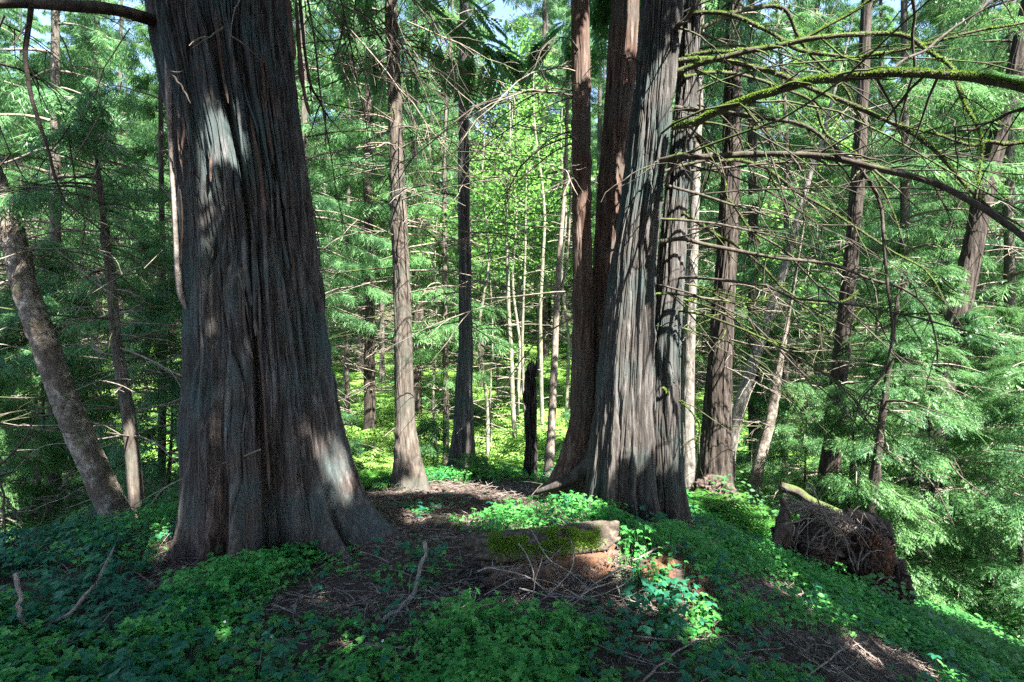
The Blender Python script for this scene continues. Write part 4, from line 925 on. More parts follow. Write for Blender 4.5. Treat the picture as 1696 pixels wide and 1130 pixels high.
# the distant forest that reads as one mass
def distant():
    rg = np.random.default_rng(90); n = 26000; a = rg.uniform(-1.0, 1.0, n); d = rg.uniform(60, 95, n)
    x, y = d*np.sin(a), d*np.cos(a); z = height(x, y)+17*rg.random(n)**.9
    cl = fbm(a*22, d*.1, z*.16, 4, 3); k = cl > .42; x, y, z = x[k], y[k], z[k]; n = len(x)
    acc = Acc(); X = rg.normal(0, 1, (n, 3)); X[:, 2] = -abs(X[:, 2])*.7; scatter(acc, *SPRAY_LO, np.stack([x, y, z], -1), X, rg.normal(0, 1, (n, 3))+[0, 0, 1.0], rg.uniform(1.2, 2.6, n), 0)
    o = link('distant_woods', acc.mesh('distant_woods', [L_CEDAR])); tag(o, 'distant mass of conifer foliage closing the view between the trunks', 'forest'); o['kind'] = 'stuff'
distant()

# ================================================================== ferns
def frond(acc, p0, az, L, rg, mat=0, lift=.9, n=15, w=.13):
    t = np.linspace(0, 1, n+1)[:, None]; d = np.array([math.cos(az), math.sin(az), 0]); s = np.array([-d[1], d[0], 0])
    rise = L*lift
    pts = p0+d*L*(.15*t+.75*t**1.5)+np.array([0, 0, 1])*(rise*(1.5*t-1.05*t**2)*.75)
    tube(acc, pts, np.linspace(.004, .0015, n+1), 3, mat)
    T = np.gradient(pts, axis=0); T /= np.linalg.norm(T, axis=1)[:, None]
    idx = np.repeat(np.arange(1, n), 2); sg = np.tile([-1, 1], n-1)
    ln = L*w*np.sin(np.pi*np.clip((idx/n)*.86+.12, 0, 1))**.7*1.25
    X = s*sg[:, None]+T[idx]*.35+np.array([0, 0, -.15]); N0 = np.cross(T[idx], s)
    tv = np.array([[0, -.12, 0], [.5, -.11, 0], [1, 0, -.12], [.4, .12, 0]]); tf = np.array([[0, 1, 2, 3]])
    scatter(acc, tv, tf, pts[idx], X, np.where(N0[:, 2:] < 0, -N0, N0), ln*1.3, mat)
def fern_mesh(seed, nf, L):
    rg = np.random.default_rng(seed); acc = Acc()
    for k in range(nf): frond(acc, np.array([0, 0, .0])+rg.normal(0, .02, 3), rg.uniform(0, 6.3), L*rg.uniform(.6, 1.1), rg, lift=rg.uniform(.55, 1.15), n=17)
    return acc.mesh('fern', [L_FERN])
FERN = [fern_mesh(1, 20, .72), fern_mesh(2, 24, .62), fern_mesh(3, 16, .8)]
for k, (px, py, D, s, lb) in enumerate([
    (605, 800, 6.9, .8, 'sword fern beside the right foot of the huge old trunk'), (636, 798, 7.4, .8, 'sword fern left of the sunlit brown trunk'), (652, 790, 7.9, .9, 'fern behind the left side of the sunlit brown trunk'),
    (735, 790, 8.0, .8, 'sword fern left of the second ferny trunk'), (798, 796, 8.0, 1.0, 'large sword fern right of the second ferny trunk'), (828, 790, 8.6, .9, 'sword fern between the second ferny trunk and the charred snag'),
    (852, 790, 8.4, .7, 'sword fern just left of the charred snag'), (775, 796, 7.7, .6, 'small fern at the foot of the second ferny trunk'), (815, 760, 10.5, 1.2, 'bright sunlit fern in the clearing behind the sword ferns'), (850, 745, 11, 1.2, 'bright sunlit fern in the clearing left of the snag'),
    (1148, 845, 6.8, 1.0, 'lush fern right of the cedar clump'), (1182, 858, 6.7, 1.1, 'lush fern in front of the ferny root lump'), (1215, 850, 7.1, 1.1, 'lush fern right of the dark furrowed trunk'), (1245, 866, 6.9, 1.0, 'fern in front of the short crooked trunk'),
    (1272, 850, 7.6, 1.0, 'fern between the crooked trunk and the upturned stump'), (1160, 815, 7.6, .9, 'fern left of the ferny root lump'), (1136, 800, 8.2, .9, 'fern at the foot of the grey sunlit trunk'),
    (40, 860, 7.6, 1.0, 'fern on the low ground at the left edge'), (130, 850, 8.4, 1.0, 'fern on the low ground left of the leaning trunk'), (258, 850, 8.0, .9, 'fern between the thin reddish trunk and the huge old trunk'), (150, 790, 10, 1.2, 'fern further down the left slope')]):
    x, y = at_px(px, D); T = link('sword_fern', FERN[k % 3], None, (x, y, gz(x, y)-.01)); T.rotation_euler = (0, 0, k*1.3); T.scale = (s, s, s); tag(T, lb, 'fern')
def meadow():
    rg = np.random.default_rng(14); acc = Acc()
    n = 5200; y = rg.uniform(9, 34, n); x = rg.uniform(-.75, .62, n)*y
    k = (fbm(x*.5, y*.5, seed=6) > .43) & ~((abs(x-.2) < .5) & (y < 9.5)); x, y = x[k], y[k]
    one = []; 
    for q in range(5):
        a = Acc(); r2 = np.random.default_rng(q)
        for j in range(7): frond(a, np.zeros(3), r2.uniform(0, 6.3), r2.uniform(.6, 1.1), r2, lift=r2.uniform(.5, 1.0), n=9, w=.15)
        V = np.concatenate(a.v); one.append((V, a.f3, np.concatenate(a.f4)))
    for q, (V, f3, f4) in enumerate(one):
        m = np.arange(len(x)) % 5 == q; pos = np.stack([x[m], y[m], height(x[m], y[m])-.02], -1); az = rg.uniform(0, 6.3, m.sum())
        scatter(acc, V, f4, pos, np.stack([np.cos(az), np.sin(az), 0*az], -1), np.tile([0, 0, 1.0], (m.sum(), 1)), rg.uniform(.5, .95, m.sum())*(1+.01*pos[:, 1]))
    o = link('meadow_ferns', acc.mesh('meadow_ferns', [L_MEADOW])); tag(o, 'bright sunlit bracken and grasses covering the clearing and far slope', 'undergrowth'); o['kind'] = 'stuff'
meadow()
def undergrowth():
    rg = np.random.default_rng(15); acc = Acc()
    n = 150000; y = 4.5+rg.random(n)**1.6*40; x = rg.uniform(-1.1, 1.1, n)*(y+1)
    s_ = (x+3.9)*-.78+(y-4.05)*.62
    ok = ((s_ > .15) & (x < -1.2)) | ((y > 8.3) & (x > -2) & (x < 1.6+.2*y)) | (x > 1.9+.0*y)
    c = fbm(x*.7, y*.7, seed=31); ok &= c > .44
    ok &= ~((x > 1.2) & (y < 6.5) & (x < 3.2))
    ok &= ~((y > 9.5) & (y < 34) & (x > -.33*y) & (x < .12*y) & (rg.random(n) < np.where(fbm(x*.35, y*.35, seed=77) > .52, .55, .95)))
    x, y, c = x[ok], y[ok], c[ok]; n = len(x)
    z = height(x, y)+rg.random(n)*(c-.36)*2.4*np.clip(y/10, .35, 1)*np.where(abs(x) < .35*y, sstep(7.5, 16, y)*.8+.2, 1)
    s = rg.uniform(.05, .11, n)*np.clip(y/9, .7, 2.4)
    X = np.stack([rg.normal(0, 1, n), rg.normal(0, 1, n)-.3, rg.uniform(-.4, .2, n)], -1)
    Nn = np.stack([rg.normal(0, .4, n), rg.normal(-.15, .4, n), np.ones(n)], -1)
    scatter(acc, *LEAF, np.stack([x, y, z], -1), X, Nn, s)
    o = link('undergrowth', acc.mesh('undergrowth', [L_UNDER])); tag(o, 'leafy green undergrowth on the low ground either side and beyond the ridge', 'undergrowth'); o['kind'] = 'stuff'
undergrowth()

# ================================================================== ground cover on the ridge
# where the photograph shows bare litter: (px, py, rx, ry, strength)
BARE = [(300, 925, 55, 55, .85), (625, 905, 60, 40, .8), (960, 1000, 140, 34, .6), (1400, 1100, 130, 34, .6), (980, 950, 70, 46, .7), (850, 1010, 100, 28, .6), (790, 818, 190, 20, .95), (620, 815, 60, 25, .8), (860, 845, 120, 14, .75), (905, 925, 125, 48, .97), (1110, 950, 70, 30, .85), (900, 1005, 150, 45, .9), (800, 975, 70, 40, .75), (760, 900, 60, 40, .6), (1090, 1015, 60, 30, .5),
        (1330, 1085, 150, 42, .8), (1180, 1000, 90, 26, .75), (1250, 985, 80, 16, .8), (1450, 1130, 120, 40, .8), (300, 968, 62, 26, .95), (520, 1010, 110, 26, .8), (660, 1010, 90, 40, .6), (240, 1045, 80, 16, .7), (110, 1110, 110, 26, .85),
        (690, 880, 50, 26, .6), (640, 860, 40, 18, .7), (930, 870, 70, 12, .5), (1150, 880, 30, 22, .6), (720, 1090, 60, 26, .6), (600, 1075, 70, 14, .6), (830, 1090, 60, 18, .5), (1080, 880, 50, 16, .4), (1050, 1100, 60, 20, .3)]
def cover_density(px, py):
    d = np.ones_like(px)
    for a, b, rx, ry, s in BARE: d = d*(1-s*np.exp(-(((px-a)/rx)**2+((py-b)/ry)**2)**1.5))
    return d
def on_ridge(n, seed, ymax=7.8):
    rg = np.random.default_rng(seed); y = 1.9+rg.random(n)*(ymax-1.9); x = rg.uniform(-1, 1, n)*(y*.96+.3)
    s_ = (x+3.9)*-.78+(y-4.05)*.62; ok = ~((s_ > .6) & (x < -1.2)) & ((x+2.0)**2+(y-4.8)**2 > .62**2) & ((x-1.15)**2+(y-5.75)**2 > .55**2)
    return x[ok], y[ok], rg
def stems(acc, bx, by, bz, tx, ty, tz, w, mat):
    n = len(bx); V = np.stack([np.stack([bx-w, by, bz], -1), np.stack([bx+w, by, bz], -1), np.stack([tx+w*.6, ty, tz], -1), np.stack([tx-w*.6, ty, tz], -1)], 1)
    acc.add(V.reshape(-1, 3), (np.arange(n)[:, None]*4+np.arange(4)[None]), mat)
def herbs():
    acc = Acc(); x, y, rg = on_ridge(36000, 41)
    px, py = proj(x, y, height(x, y)); d = cover_density(px, py)
    cl = fbm(x*1.6, y*1.6, seed=44); left = sstep(330, 150, px)*sstep(1080, 1000, py)
    low = sstep(1.8, 3.2, y)
    ok = (rg.random(len(x)) < d**1.3*(1-left*.85)*(.16+.75*sstep(.38, .54, cl))) & (d*cl > .22)
    x, y, d, cl, px = x[ok], y[ok], d[ok], cl[ok], px[ok]; n = len(x); z = height(x, y)
    tall = .05+.13*sstep(.4, .68, cl)+.07*np.exp(-(((x+1.5)/.6)**2+((y-3.6)/.3)**2))
    for k in range(4):
        a = rg.uniform(0, 6.3, n); r = rg.uniform(.02, .09, n); hx = x+r*np.cos(a); hy = y+r*np.sin(a); hz = z+tall*rg.uniform(.3, 1.15, n)
        s = rg.uniform(.036, .082, n)*(.75+.35*d)*np.where(x > 1.5, .8, 1)
        X = np.stack([np.cos(a), np.sin(a), rg.uniform(-.35, .1, n)], -1); Nn = np.stack([rg.normal(0, .28, n), rg.normal(-.12, .28, n), np.ones(n)], -1)
        m = rg.random(n) < .8
        scatter(acc, *LOBED, np.stack([hx, hy, hz], -1)[m], X[m], Nn[m], s[m])
        stems(acc, x[m], y[m], z[m]-.01, hx[m], hy[m], hz[m], .0012, 0)
    o = link('ground_herbs', acc.mesh('ground_herbs', [L_HERB])); tag(o, 'low carpet of lobed green herb leaves over the ridge and around both trunks', 'ground cover'); o['kind'] = 'stuff'
    # bramble
    acc = Acc(); x, y, rg = on_ridge(16000, 43)
    px, py = proj(x, y, height(x, y)); d = cover_density(px, py); cl = fbm(x*1.3+7, y*1.3, seed=49)
    left = np.maximum(sstep(420, 180, px), .22); rt = np.exp(-(((px-1080)/110)**2+((py-985)/50)**2))
    ok = rg.random(len(x)) < np.clip(d*left*(.15+.7*sstep(.4, .55, cl))+.6*rt*(cl > .45), 0, 1)*.75
    x, y = x[ok], y[ok]; n = len(x); z = height(x, y)
    for k in range(3):
        a = rg.uniform(0, 6.3, n); r = rg.uniform(.02, .1, n); hx = x+r*np.cos(a); hy = y+r*np.sin(a); hz = z+rg.uniform(.04, .17, n)
        X = np.stack([np.cos(a), np.sin(a), rg.uniform(-.3, .1, n)], -1); Nn = np.stack([rg.normal(0, .22, n), rg.normal(-.1, .22, n), np.ones(n)], -1)
        scatter(acc, *TREFOIL, np.stack([hx, hy, hz], -1), X, Nn, rg.uniform(.05, .10, n)); stems(acc, x, y, z, hx, hy, hz, .0012, 0)
    o = link('bramble_cover', acc.mesh('bramble_cover', [L_BRAMBLE])); tag(o, 'trailing dark bluish green three leaflet brambles over the left bank and round the rotten mound', 'ground cover'); o['kind'] = 'stuff'
herbs()
def slope_cover():
    rg = np.random.default_rng(47); acc = Acc(); n = 60000
    y = 2.2+rg.random(n)*7; x = 1.3+rg.random(n)**.8*(y*.55+3.5)
    px, py = proj(x, y, height(x, y)); d = cover_density(px, py); ok = (d > .6) & (px < 1760) & (fbm(x*2.2, y*2.2, seed=51) > .36) & ((x-1.5)**2+(y-5.8)**2 > .4)
    x, y = x[ok], y[ok]; n = len(x); z = height(x, y)+rg.random(n)*(.05+.18*fbm(x*1.5, y*1.5, seed=52))
    X = np.stack([rg.normal(0, 1, n), rg.normal(0, 1, n), rg.uniform(-.3, .1, n)], -1); Nn = np.stack([rg.normal(.15, .3, n), rg.normal(-.15, .3, n), np.ones(n)], -1)
    k = rg.random(n) < .6
    pos = np.stack([x, y, z], -1); s = rg.uniform(.030, .06, n)
    scatter(acc, *TREFOIL, pos[k], X[k], Nn[k], s[k]*1.15); scatter(acc, *LEAF, pos[~k], X[~k], Nn[~k], s[~k])
    o = link('slope_herbs', acc.mesh('slope_herbs', [L_HERB])); tag(o, 'dense small leaved green plants spilling down the right slope toward the upturned stump', 'ground cover'); o['kind'] = 'stuff'
slope_cover()
# white-pink flowers, each one a thing
rgf = np.random.default_rng(8)
fa = Acc()
for k in range(5):
    a = k*2*math.pi/5; c, s = math.cos(a), math.sin(a); V = np.array([[0, 0, 0], [.6, .32, .1], [1, 0, .12], [.6, -.32, .1]])*.008
    fa.add(V @ np.array([[c, s, 0], [-s, c, 0], [0, 0, 1]]), [[0, 1, 2, 3]], 0)
M_PETAL = leafmat('pale_petals', (.62, .52, .66), (.70, .62, .72), (.78, .72, .80), .2)
ctr = Acc(); tube(ctr, [[0, 0, -.05], [0, 0, 0], [0, 0, .003]], [.0008, .0012, .0012], 5, 0, cap=True)
FM, CM = fa.mesh('flower', [M_PETAL]), ctr.mesh('stem', [L_HERB])
for k, (px, py, lb) in enumerate([(450, 1098, 'tiny pale flower near the bottom edge left of centre'), (425, 888, 'tiny pale flower in front of the foot of the huge old trunk'), (318, 1028, 'tiny pale flower right of the long pale stick'),
        (224, 1099, 'tiny pale flower at the bottom left below the long pale stick'), (624, 1032, 'tiny pale flower near the grey fungus'), (483, 924, 'tiny pale flower in the tall herbs by the huge old trunk'), (634, 1104, 'tiny pale flower at the bottom centre'), (372, 1070, 'tiny pale flower between the long pale stick and bottom edge')]):
    g = ground_hit(px, py+14); T = thing('wild_flower', lb, 'flower', (g[0], g[1], g[2]+.16)); T.rotation_euler = (.7, 0, k); T.scale = (1.0,)*3; link('petals', FM, T); link('stem', CM, T)

# ------------------------------------------------------------------ litter
def litter():
    rg = np.random.default_rng(60); acc = Acc()
    x, y, rg = on_ridge(150000, 61, 8.6); px, py = proj(x, y, height(x, y)); d = cover_density(px, py)
    ok = rg.random(len(x)) < .25+.75*(1-d); x, y = x[ok], y[ok]; n = len(x); z = height(x, y)+rg.random(n)*.022+.006
    a = rg.uniform(0, 6.3, n); X = np.stack([np.cos(a), np.sin(a), rg.normal(0, .14, n)], -1); Nn = rg.normal(0, .5, (n, 3))+[0, 0, 1]
    tv = np.array([[0, 0, 0], [.5, .035, .02], [1, .0, -.02], [.5, -.035, .02]]); tf = np.array([[0, 1, 2, 3]])
    scatter(acc, tv, tf, np.stack([x, y, z], -1), X, Nn, rg.uniform(.025, .09, n))
    k = rg.random(n) < .03; scatter(acc, *LEAF, np.stack([x, y, z+.01], -1)[k], X[k], Nn[k], rg.uniform(.03, .065, k.sum()))
    o = link('needle_litter', acc.mesh('needle_litter', [L_DRY])); tag(o, 'brown fallen needles and cedar scales carpeting the bare ground', 'litter'); o['kind'] = 'stuff'
    acc = Acc(); x, y, rg = on_ridge(15000, 63, 8.4); px, py = proj(x, y, height(x, y)); d = cover_density(px, py)
    ok = rg.random(len(x)) < .10+.8*(1-d)**1.2; x, y = x[ok], y[ok]; n = len(x)
    # thin curved sticks, vectorised as 3-sided tubes of 4 rings
    a = rg.uniform(0, 6.3, n); L = .06+.34*rg.random(n)**2.2; r = .0012+.0035*rg.random(n)**2; bend = rg.normal(0, .25, n)
    rings = []
    for q in range(5):
        t = q/4-.5; aa = a+bend*t*1.5; cx_ = x+np.cos(aa)*L*t; cy_ = y+np.sin(aa)*L*t
        cz = height(cx_, cy_)+.014+r+(.012+.05*(rg.random(n)**3 if q == 0 else lift))*(1+t) if q else None
        if q == 0:
            lift = rg.random(n)**3; cz = height(cx_, cy_)+.014+r+(.012+.05*lift)*(1+t)
        for s3 in range(3):
            b = s3*2.094; rings.append(np.stack([cx_-np.sin(aa)*np.cos(b)*r, cy_+np.cos(aa)*np.cos(b)*r, cz+np.sin(b)*r], -1))
    V = np.stack(rings, 1); F = []
    for q in range(4):
        for s3 in range(3): F.append([q*3+s3, q*3+(s3+1) % 3, (q+1)*3+(s3+1) % 3, (q+1)*3+s3])
    F = np.array(F)[None]+(np.arange(n)*15)[:, None, None]; acc.add(V.reshape(-1, 3), F.reshape(-1, 4))
    o = link('twig_litter', acc.mesh('twig_litter', [M_STICK])); tag(o, 'tangle of thin grey brown twigs lying over the bare ground', 'litter'); o['kind'] = 'stuff'
litter()

# ------------------------------------------------------------------ fallen sticks one can point at
def gstick(pts, w0, w1, lift, label, name='fallen_stick', mat=None, twigs=0, seed=0, cat='stick', twl=.2, n=24, rough=.3, lifts=None, group=None):
    C = []
    for k, (px, py) in enumerate(pts):
        g = ground_hit(px, py); l = lifts[k] if lifts else lift
        C.append(g+np.array([0, 0, 0]) if l == 0 else None)
        if l:      # raised: keep the pixel, move toward the camera until it stands l above the ground
            ray = np.array([(px-CX)/FPX, 1, (CY-py)/FPX]); D = g[1]
            for _ in range(60):
                q = np.array([0, 0, CAMZ])+ray*D
                if q[2]-height(q[0], q[1]) >= l: break
                D -= .02
            C[-1] = q
    C = np.array(C); org = C[0].copy(); acc = Acc(); Q = catmull(C, n); rg = np.random.default_rng(seed)
    Q[:, 2] = np.maximum(Q[:, 2], height(Q[:, 0], Q[:, 1])+w0*.3)
    Q = Q+np.stack([(vnoise(np.linspace(0, 9, n), seed, k, seed)-.5)*w0*1.2 for k in range(3)], -1)
    tube(acc, Q, np.linspace(w0, w1, n)/2, 8, 0, rough, seed, cap=True)
    T = thing(name, label, cat, org, group=group); place(acc, 'stem', [mat or M_STICK], T, org)
    for k in range(twigs):
        i = rg.integers(3, n-3); dd = Q[i+1]-Q[i]; dd /= np.linalg.norm(dd); v = dd*.7+rg.normal(0, .5, 3); v[2] = abs(v[2])*.4; v /= np.linalg.norm(v)
        l = twl*rg.uniform(.4, 1.2); tt = np.linspace(0, 1, 6)[:, None]; a = Acc()
        tube(a, Q[i]+v*l*tt+np.cumsum(rg.normal(0, .03*l, (6, 3)), 0)*tt, w0*.22*(1-tt[:, 0])+.0015, 5, 0); place(a, 'twig', [mat or M_STICK], T, org)
    return T
gstick([(668, 832), (710, 828), (760, 838), (820, 850), (880, 850), (940, 848)], .045, .02, 0, 'long reddish fallen branch lying across the path beyond the log', 'fallen_branch', M_ROT, 3, 1, 'branch')
gstick([(0, 1086), (60, 1073), (130, 1060), (182, 1048)], .022, .008, .06, 'long pale stick lying in the leaves at the lower left edge', mat=M_STICK, twigs=3, seed=2)
gstick([(48, 1054), (100, 1025), (145, 985), (180, 925), (200, 870), (208, 822), (203, 806)], .022, .006, .1, 'thin bent stem rising in a curve in front of the leaning pale trunk', seed=3, lifts=[.02, .12, .28, .5, .7, .85, .9], mat=M_STICK, name='bent_stem')
gstick([(28, 952), (36, 1005), (47, 1056)], .022, .020, .1, 'short upright grey stick at the lower left edge', seed=4, lifts=[.34, .18, .02], mat=M_STICK)
gstick([(706, 902), (698, 940), (682, 985), (664, 1010), (630, 1035)], .030, .026, .04, 'bare forked stick standing out of the herbs left of the mossy log', seed=5, twigs=3, lifts=[.22, .1, .04, .02, .01], mat=M_STICK)
gstick([(788, 932), (765, 946), (745, 958)], .020, .010, .05, 'short pale broken stick pointing at the left end of the mossy log', seed=6, mat=M_LOG)
gstick([(630, 1036), (600, 1040), (582, 1043)], .030, .024, .03, 'stubby dead stick with a pale grey end among the herbs', seed=7, mat=M_LOG, n=10)
gstick([(856, 838), (876, 825), (898, 802), (902, 800)], .014, .004, .1, 'thin bleached twig standing up beyond the mossy log', seed=8, lifts=[.02, .1, .2, .22], twigs=2, mat=M_LOG)
gstick([(1050, 930), (1090, 908), (1140, 902), (1170, 905)], .014, .006, .05, 'thin stick over the left side of the rotten orange mound', seed=9, twigs=2)
gstick([(1066, 940), (1110, 940), (1150, 962), (1178, 990), (1182, 1030)], .012, .006, .06, 'thin stick bending over the right side of the rotten orange mound', seed=10, twigs=2)
gstick([(1190, 1075), (1230, 1100), (1290, 1125), (1330, 1140)], .016, .01, .03, 'stick at the bottom right of centre in the twig tangle', seed=11, twigs=3)
gstick([(1320, 1085), (1345, 1070), (1352, 1078), (1340, 1086)], .016, .008, .05, 'pale curled stick at the lower right', seed=12, mat=M_LOG)
gstick([(1050, 1055), (1120, 1062), (1200, 1080), (1260, 1092)], .010, .005, .03, 'thin straight stick in front of the rotten orange mound', seed=13, twigs=2)
gstick([(640, 990), (720, 975), (770, 960)], .012, .008, .03, 'thin dark stick between the herbs and the mossy log', seed=14, twigs=2)
gstick([(1065, 1128), (1120, 1080), (1180, 1050)], .012, .006, .04, 'thin dark stick at the bottom edge right of centre', seed=15, twigs=2)
gstick([(745, 1052), (790, 1036), (850, 1042), (884, 1052)], .022, .012, .04, 'dark curved stick in front of the mossy log', seed=16, mat=M_DARKBR)
gstick([(240, 975), (290, 966), (350, 960), (390, 945)], .012, .006, .06, 'thin twig over the bare patch at the left foot of the huge old trunk', seed=17, twigs=4)
gstick([(255, 985), (300, 1000), (330, 960)], .010, .006, .06, 'second thin twig over the bare patch left of the huge old trunk', seed=18, twigs=3)
gstick([(318, 1035), (330, 1000), (365, 975), (400, 948)], .012, .005, .06, 'thin stick leaning up toward the foot of the huge old trunk', seed=19, twigs=2)
gstick([(640, 790), (600, 800), (560, 845)], .02, .01, .04, 'thin root like stick at the right foot of the huge old trunk', seed=20)
gstick([(1240, 1010), (1300, 1050), (1340, 1095)], .010, .006, .05, 'thin pale stick in the bare twig patch on the right', seed=21, twigs=3)
gstick([(1330, 1130), (1390, 1080), (1440, 1060)], .010, .005, .04, 'thin stick in the lower right beside the green slope', seed=22, twigs=3)

# ------------------------------------------------------------------ the mossy half-rotten log
def log():
    a0 = np.array([-.19, 3.80, .0]); a1 = np.array([.66, 3.98, .0])
    z0, z1 = gz(a0[0], a0[1]), gz(a1[0], a1[1]); org = (a0+a1)/2; org[2] = (z0+z1)/2
    T = thing('mossy_log', 'short rotting log with bright moss on top, a pale broken end and dark crumbling front', 'log', org)
    d = a1-a0; Ln = np.linalg.norm(d); d /= Ln; s = np.array([d[1], -d[0], 0])        # s points at the camera
    up = np.array([0, 0, 1.0])
    def arc(a_lo, a_hi, r_out, r_in, nm, mat, seed, l0=0, l1=1, off=(0, 0), jag=.05, rough=.02, na=40, nl=110):
        L = np.linspace(l0, l1, nl)[:, None]; A = np.linspace(a_lo, a_hi, na)[None, :]
        jg = (vnoise(A*6, seed, 0, seed)-.5)*jag+(vnoise(A*21, seed+3, 0, seed)-.5)*jag*.5
        Lx = L*1.0+jg*((L-.5)*2)**5
        def surf(r):
            rr = r+rough*(fbm(Lx*5, A*r*26, 0, seed, 4)-.5)*2+.012*(vnoise(Lx*1.2, A*14, 0, seed+7)-.5)
            c = a0+d*(Lx*Ln)[..., None]; c = c+s*(rr*np.cos(A)+off[0])[..., None]+up*(rr*np.sin(A)+off[1]+z0+(z1-z0)*Lx)[..., None]
            return c
        O, I = surf(r_out), surf(r_in); V = np.concatenate([O.reshape(-1, 3), I.reshape(-1, 3)]); m = nl*na
        i = np.arange(nl-1)[:, None]; j = np.arange(na-1)[None]; q = np.stack([i*na+j, i*na+j+1, (i+1)*na+j+1, (i+1)*na+j], -1).reshape(-1, 4)
        F = [q, q[:, ::-1]+m]
        e = np.arange(na-1); F.append(np.stack([e, e+m, e+1+m, e+1], -1)); b = (nl-1)*na; F.append(np.stack([b+e, b+e+1, b+e+1+m, b+e+m], -1))
        g = np.arange(nl-1)*na; F.append(np.stack([g, g+na, g+na+m, g+m], -1)); F.append(np.stack([g+na-1, g+na-1+m, g+2*na-1+m, g+2*na-1], -1))
        acc = Acc(); acc.add(V, np.concatenate(F)); o = place(acc, nm, [mat], T, org); return surf
    arc(R_(30), R_(150), .225, .15, 'wood_shell', M_LOG, 3, -.02, 1.0, (0, .062), .16, .018)
    arc(R_(-80), R_(200), .195, .02, 'rotten_core', M_SOILROT, 5, .02, .985, (.02, .03), .14, .06, 60)
    arc(R_(-50), R_(-5), .19, .13, 'lower_slab', M_LOG, 8, .12, .93, (.04, .05), .12, .014, 24)
    # moss cushion
    rg = np.random.default_rng(4); n = 26000; l = rg.random(n); A = R_(rg.uniform(28, 88, n)) if False else np.radians(rg.uniform(20, 92, n))
    dens = fbm(l*5, A*3, seed=71); band = np.exp(-((A-np.radians(58-14*(l-.5)))/np.radians(17))**2)
    k = (rg.random(n) < band*sstep(.36, .50, dens)*sstep(.93, .8, l)*sstep(-.02, .08, l)); l, A = l[k], A[k]; n = len(l); rr = .231+rg.random(n)*.010
    pos = a0+d*(l*Ln)[:, None]+s*(rr*np.cos(A))[:, None]+up*(rr*np.sin(A)+.062+z0+(z1-z0)*l)[:, None]
    Nn = s*np.cos(A)[:, None]+up*np.sin(A)[:, None]; tv = np.array([[0, -.3, 0], [0, .3, 0], [1, 0, 0]]); acc = Acc()
    scatter(acc, tv, np.array([[0, 1, 2]]), pos, Nn+rg.normal(0, .5, (n, 3)), rg.normal(0, 1, (n, 3)), rg.uniform(.010, .022, n))
    place(acc, 'moss', [L_MOSS], T, org)
    # crumbs and needles lodged on the front
    n = 5000; l = rg.random(n); A = np.radians(rg.uniform(-60, 30, n)); rr = .205+rg.random(n)*.03
    pos = a0+d*(l*Ln)[:, None]+s*(rr*np.cos(A))[:, None]+up*(rr*np.sin(A)+.035+z0+(z1-z0)*l)[:, None]; acc = Acc(); pos[:, 2] = np.maximum(pos[:, 2], height(pos[:, 0], pos[:, 1])+.01)
    tv = np.array([[0, 0, 0], [.5, .06, .02], [1, .0, -.02], [.5, -.06, .02]])
    scatter(acc, tv, np.array([[0, 1, 2, 3]]), pos, d*1.0+rg.normal(0, .6, (n, 3)), s+rg.normal(0, .4, (n, 3)), rg.uniform(.02, .06, n)); o = place(acc, 'lodged_needles', [L_DRY], T, org)
M_SOILROT = bark('crumbling_wood', (.05, .032, .026), (.11, .075, .06), (.20, .14, .11), .6, 26, 1.0, patch=(.17, .085, .05), pscale=4)
log()
for k, (pl, lf, lb) in enumerate([   # long thin twigs draped over and in front of the log
    ([(880, 878), (905, 920), (930, 940), (950, 952), (985, 985)], [.34, .34, .26, .2, .04], 'twig draped from the mossy top down the middle of the log'),
    ([(858, 900), (878, 930), (884, 960), (880, 1010), (878, 1015)], [.33, .30, .22, .08, .04], 'twig hanging down the left half of the log'),
    ([(945, 895), (950, 930), (930, 965), (890, 1000), (850, 1012)], [.33, .28, .2, .1, .04], 'twig curling over the right half of the log'),
    ([(1030, 940), (1000, 958), (960, 985), (930, 1005), (905, 1010)], [.2, .18, .12, .08, .04], 'long twig slanting down from the broken end of the log'),
    ([(790, 945), (820, 942), (870, 955), (910, 985), (950, 1010), (970, 1025)], [.22, .25, .22, .14, .06, .03], 'long twig crossing the front of the log'),
    ([(1020, 960), (980, 975), (950, 1000), (935, 1022), (934, 1042)], [.16, .16, .1, .06, .02], 'pale twig in front of the broken end of the log'),
    ([(860, 975), (930, 990), (1000, 985), (1045, 960)], [.1, .1, .12, .14], 'low twig running along the foot of the log'),
    ([(800, 985), (850, 960), (900, 962), (960, 985)], [.04, .16, .16, .08], 'arching twig at the left foot of the log'),
    ([(900, 1050), (960, 1025), (985, 1022), (1045, 1040)], [.03, .08, .09, .03], 'kinked pale twig below the log'),
    ([(770, 1010), (840, 1000), (900, 1018), (950, 1022)], [.03, .05, .05, .03], 'twig on the sunlit litter below the log'),
    ([(863, 1000), (872, 1020), (885, 1038)], [.12, .06, .02], 'short bright stick stub below the log'),
    ([(1020, 970), (1035, 1000), (1050, 1025)], [.12, .08, .03], 'short twig right of the log among brambles')]):
    gstick(pl, .009 if k != 10 else .012, .004, .1, lb, 'fallen_twig', M_STICK, 2 if k < 6 else 1, 30+k, 'twig', lifts=lf, twl=.16)
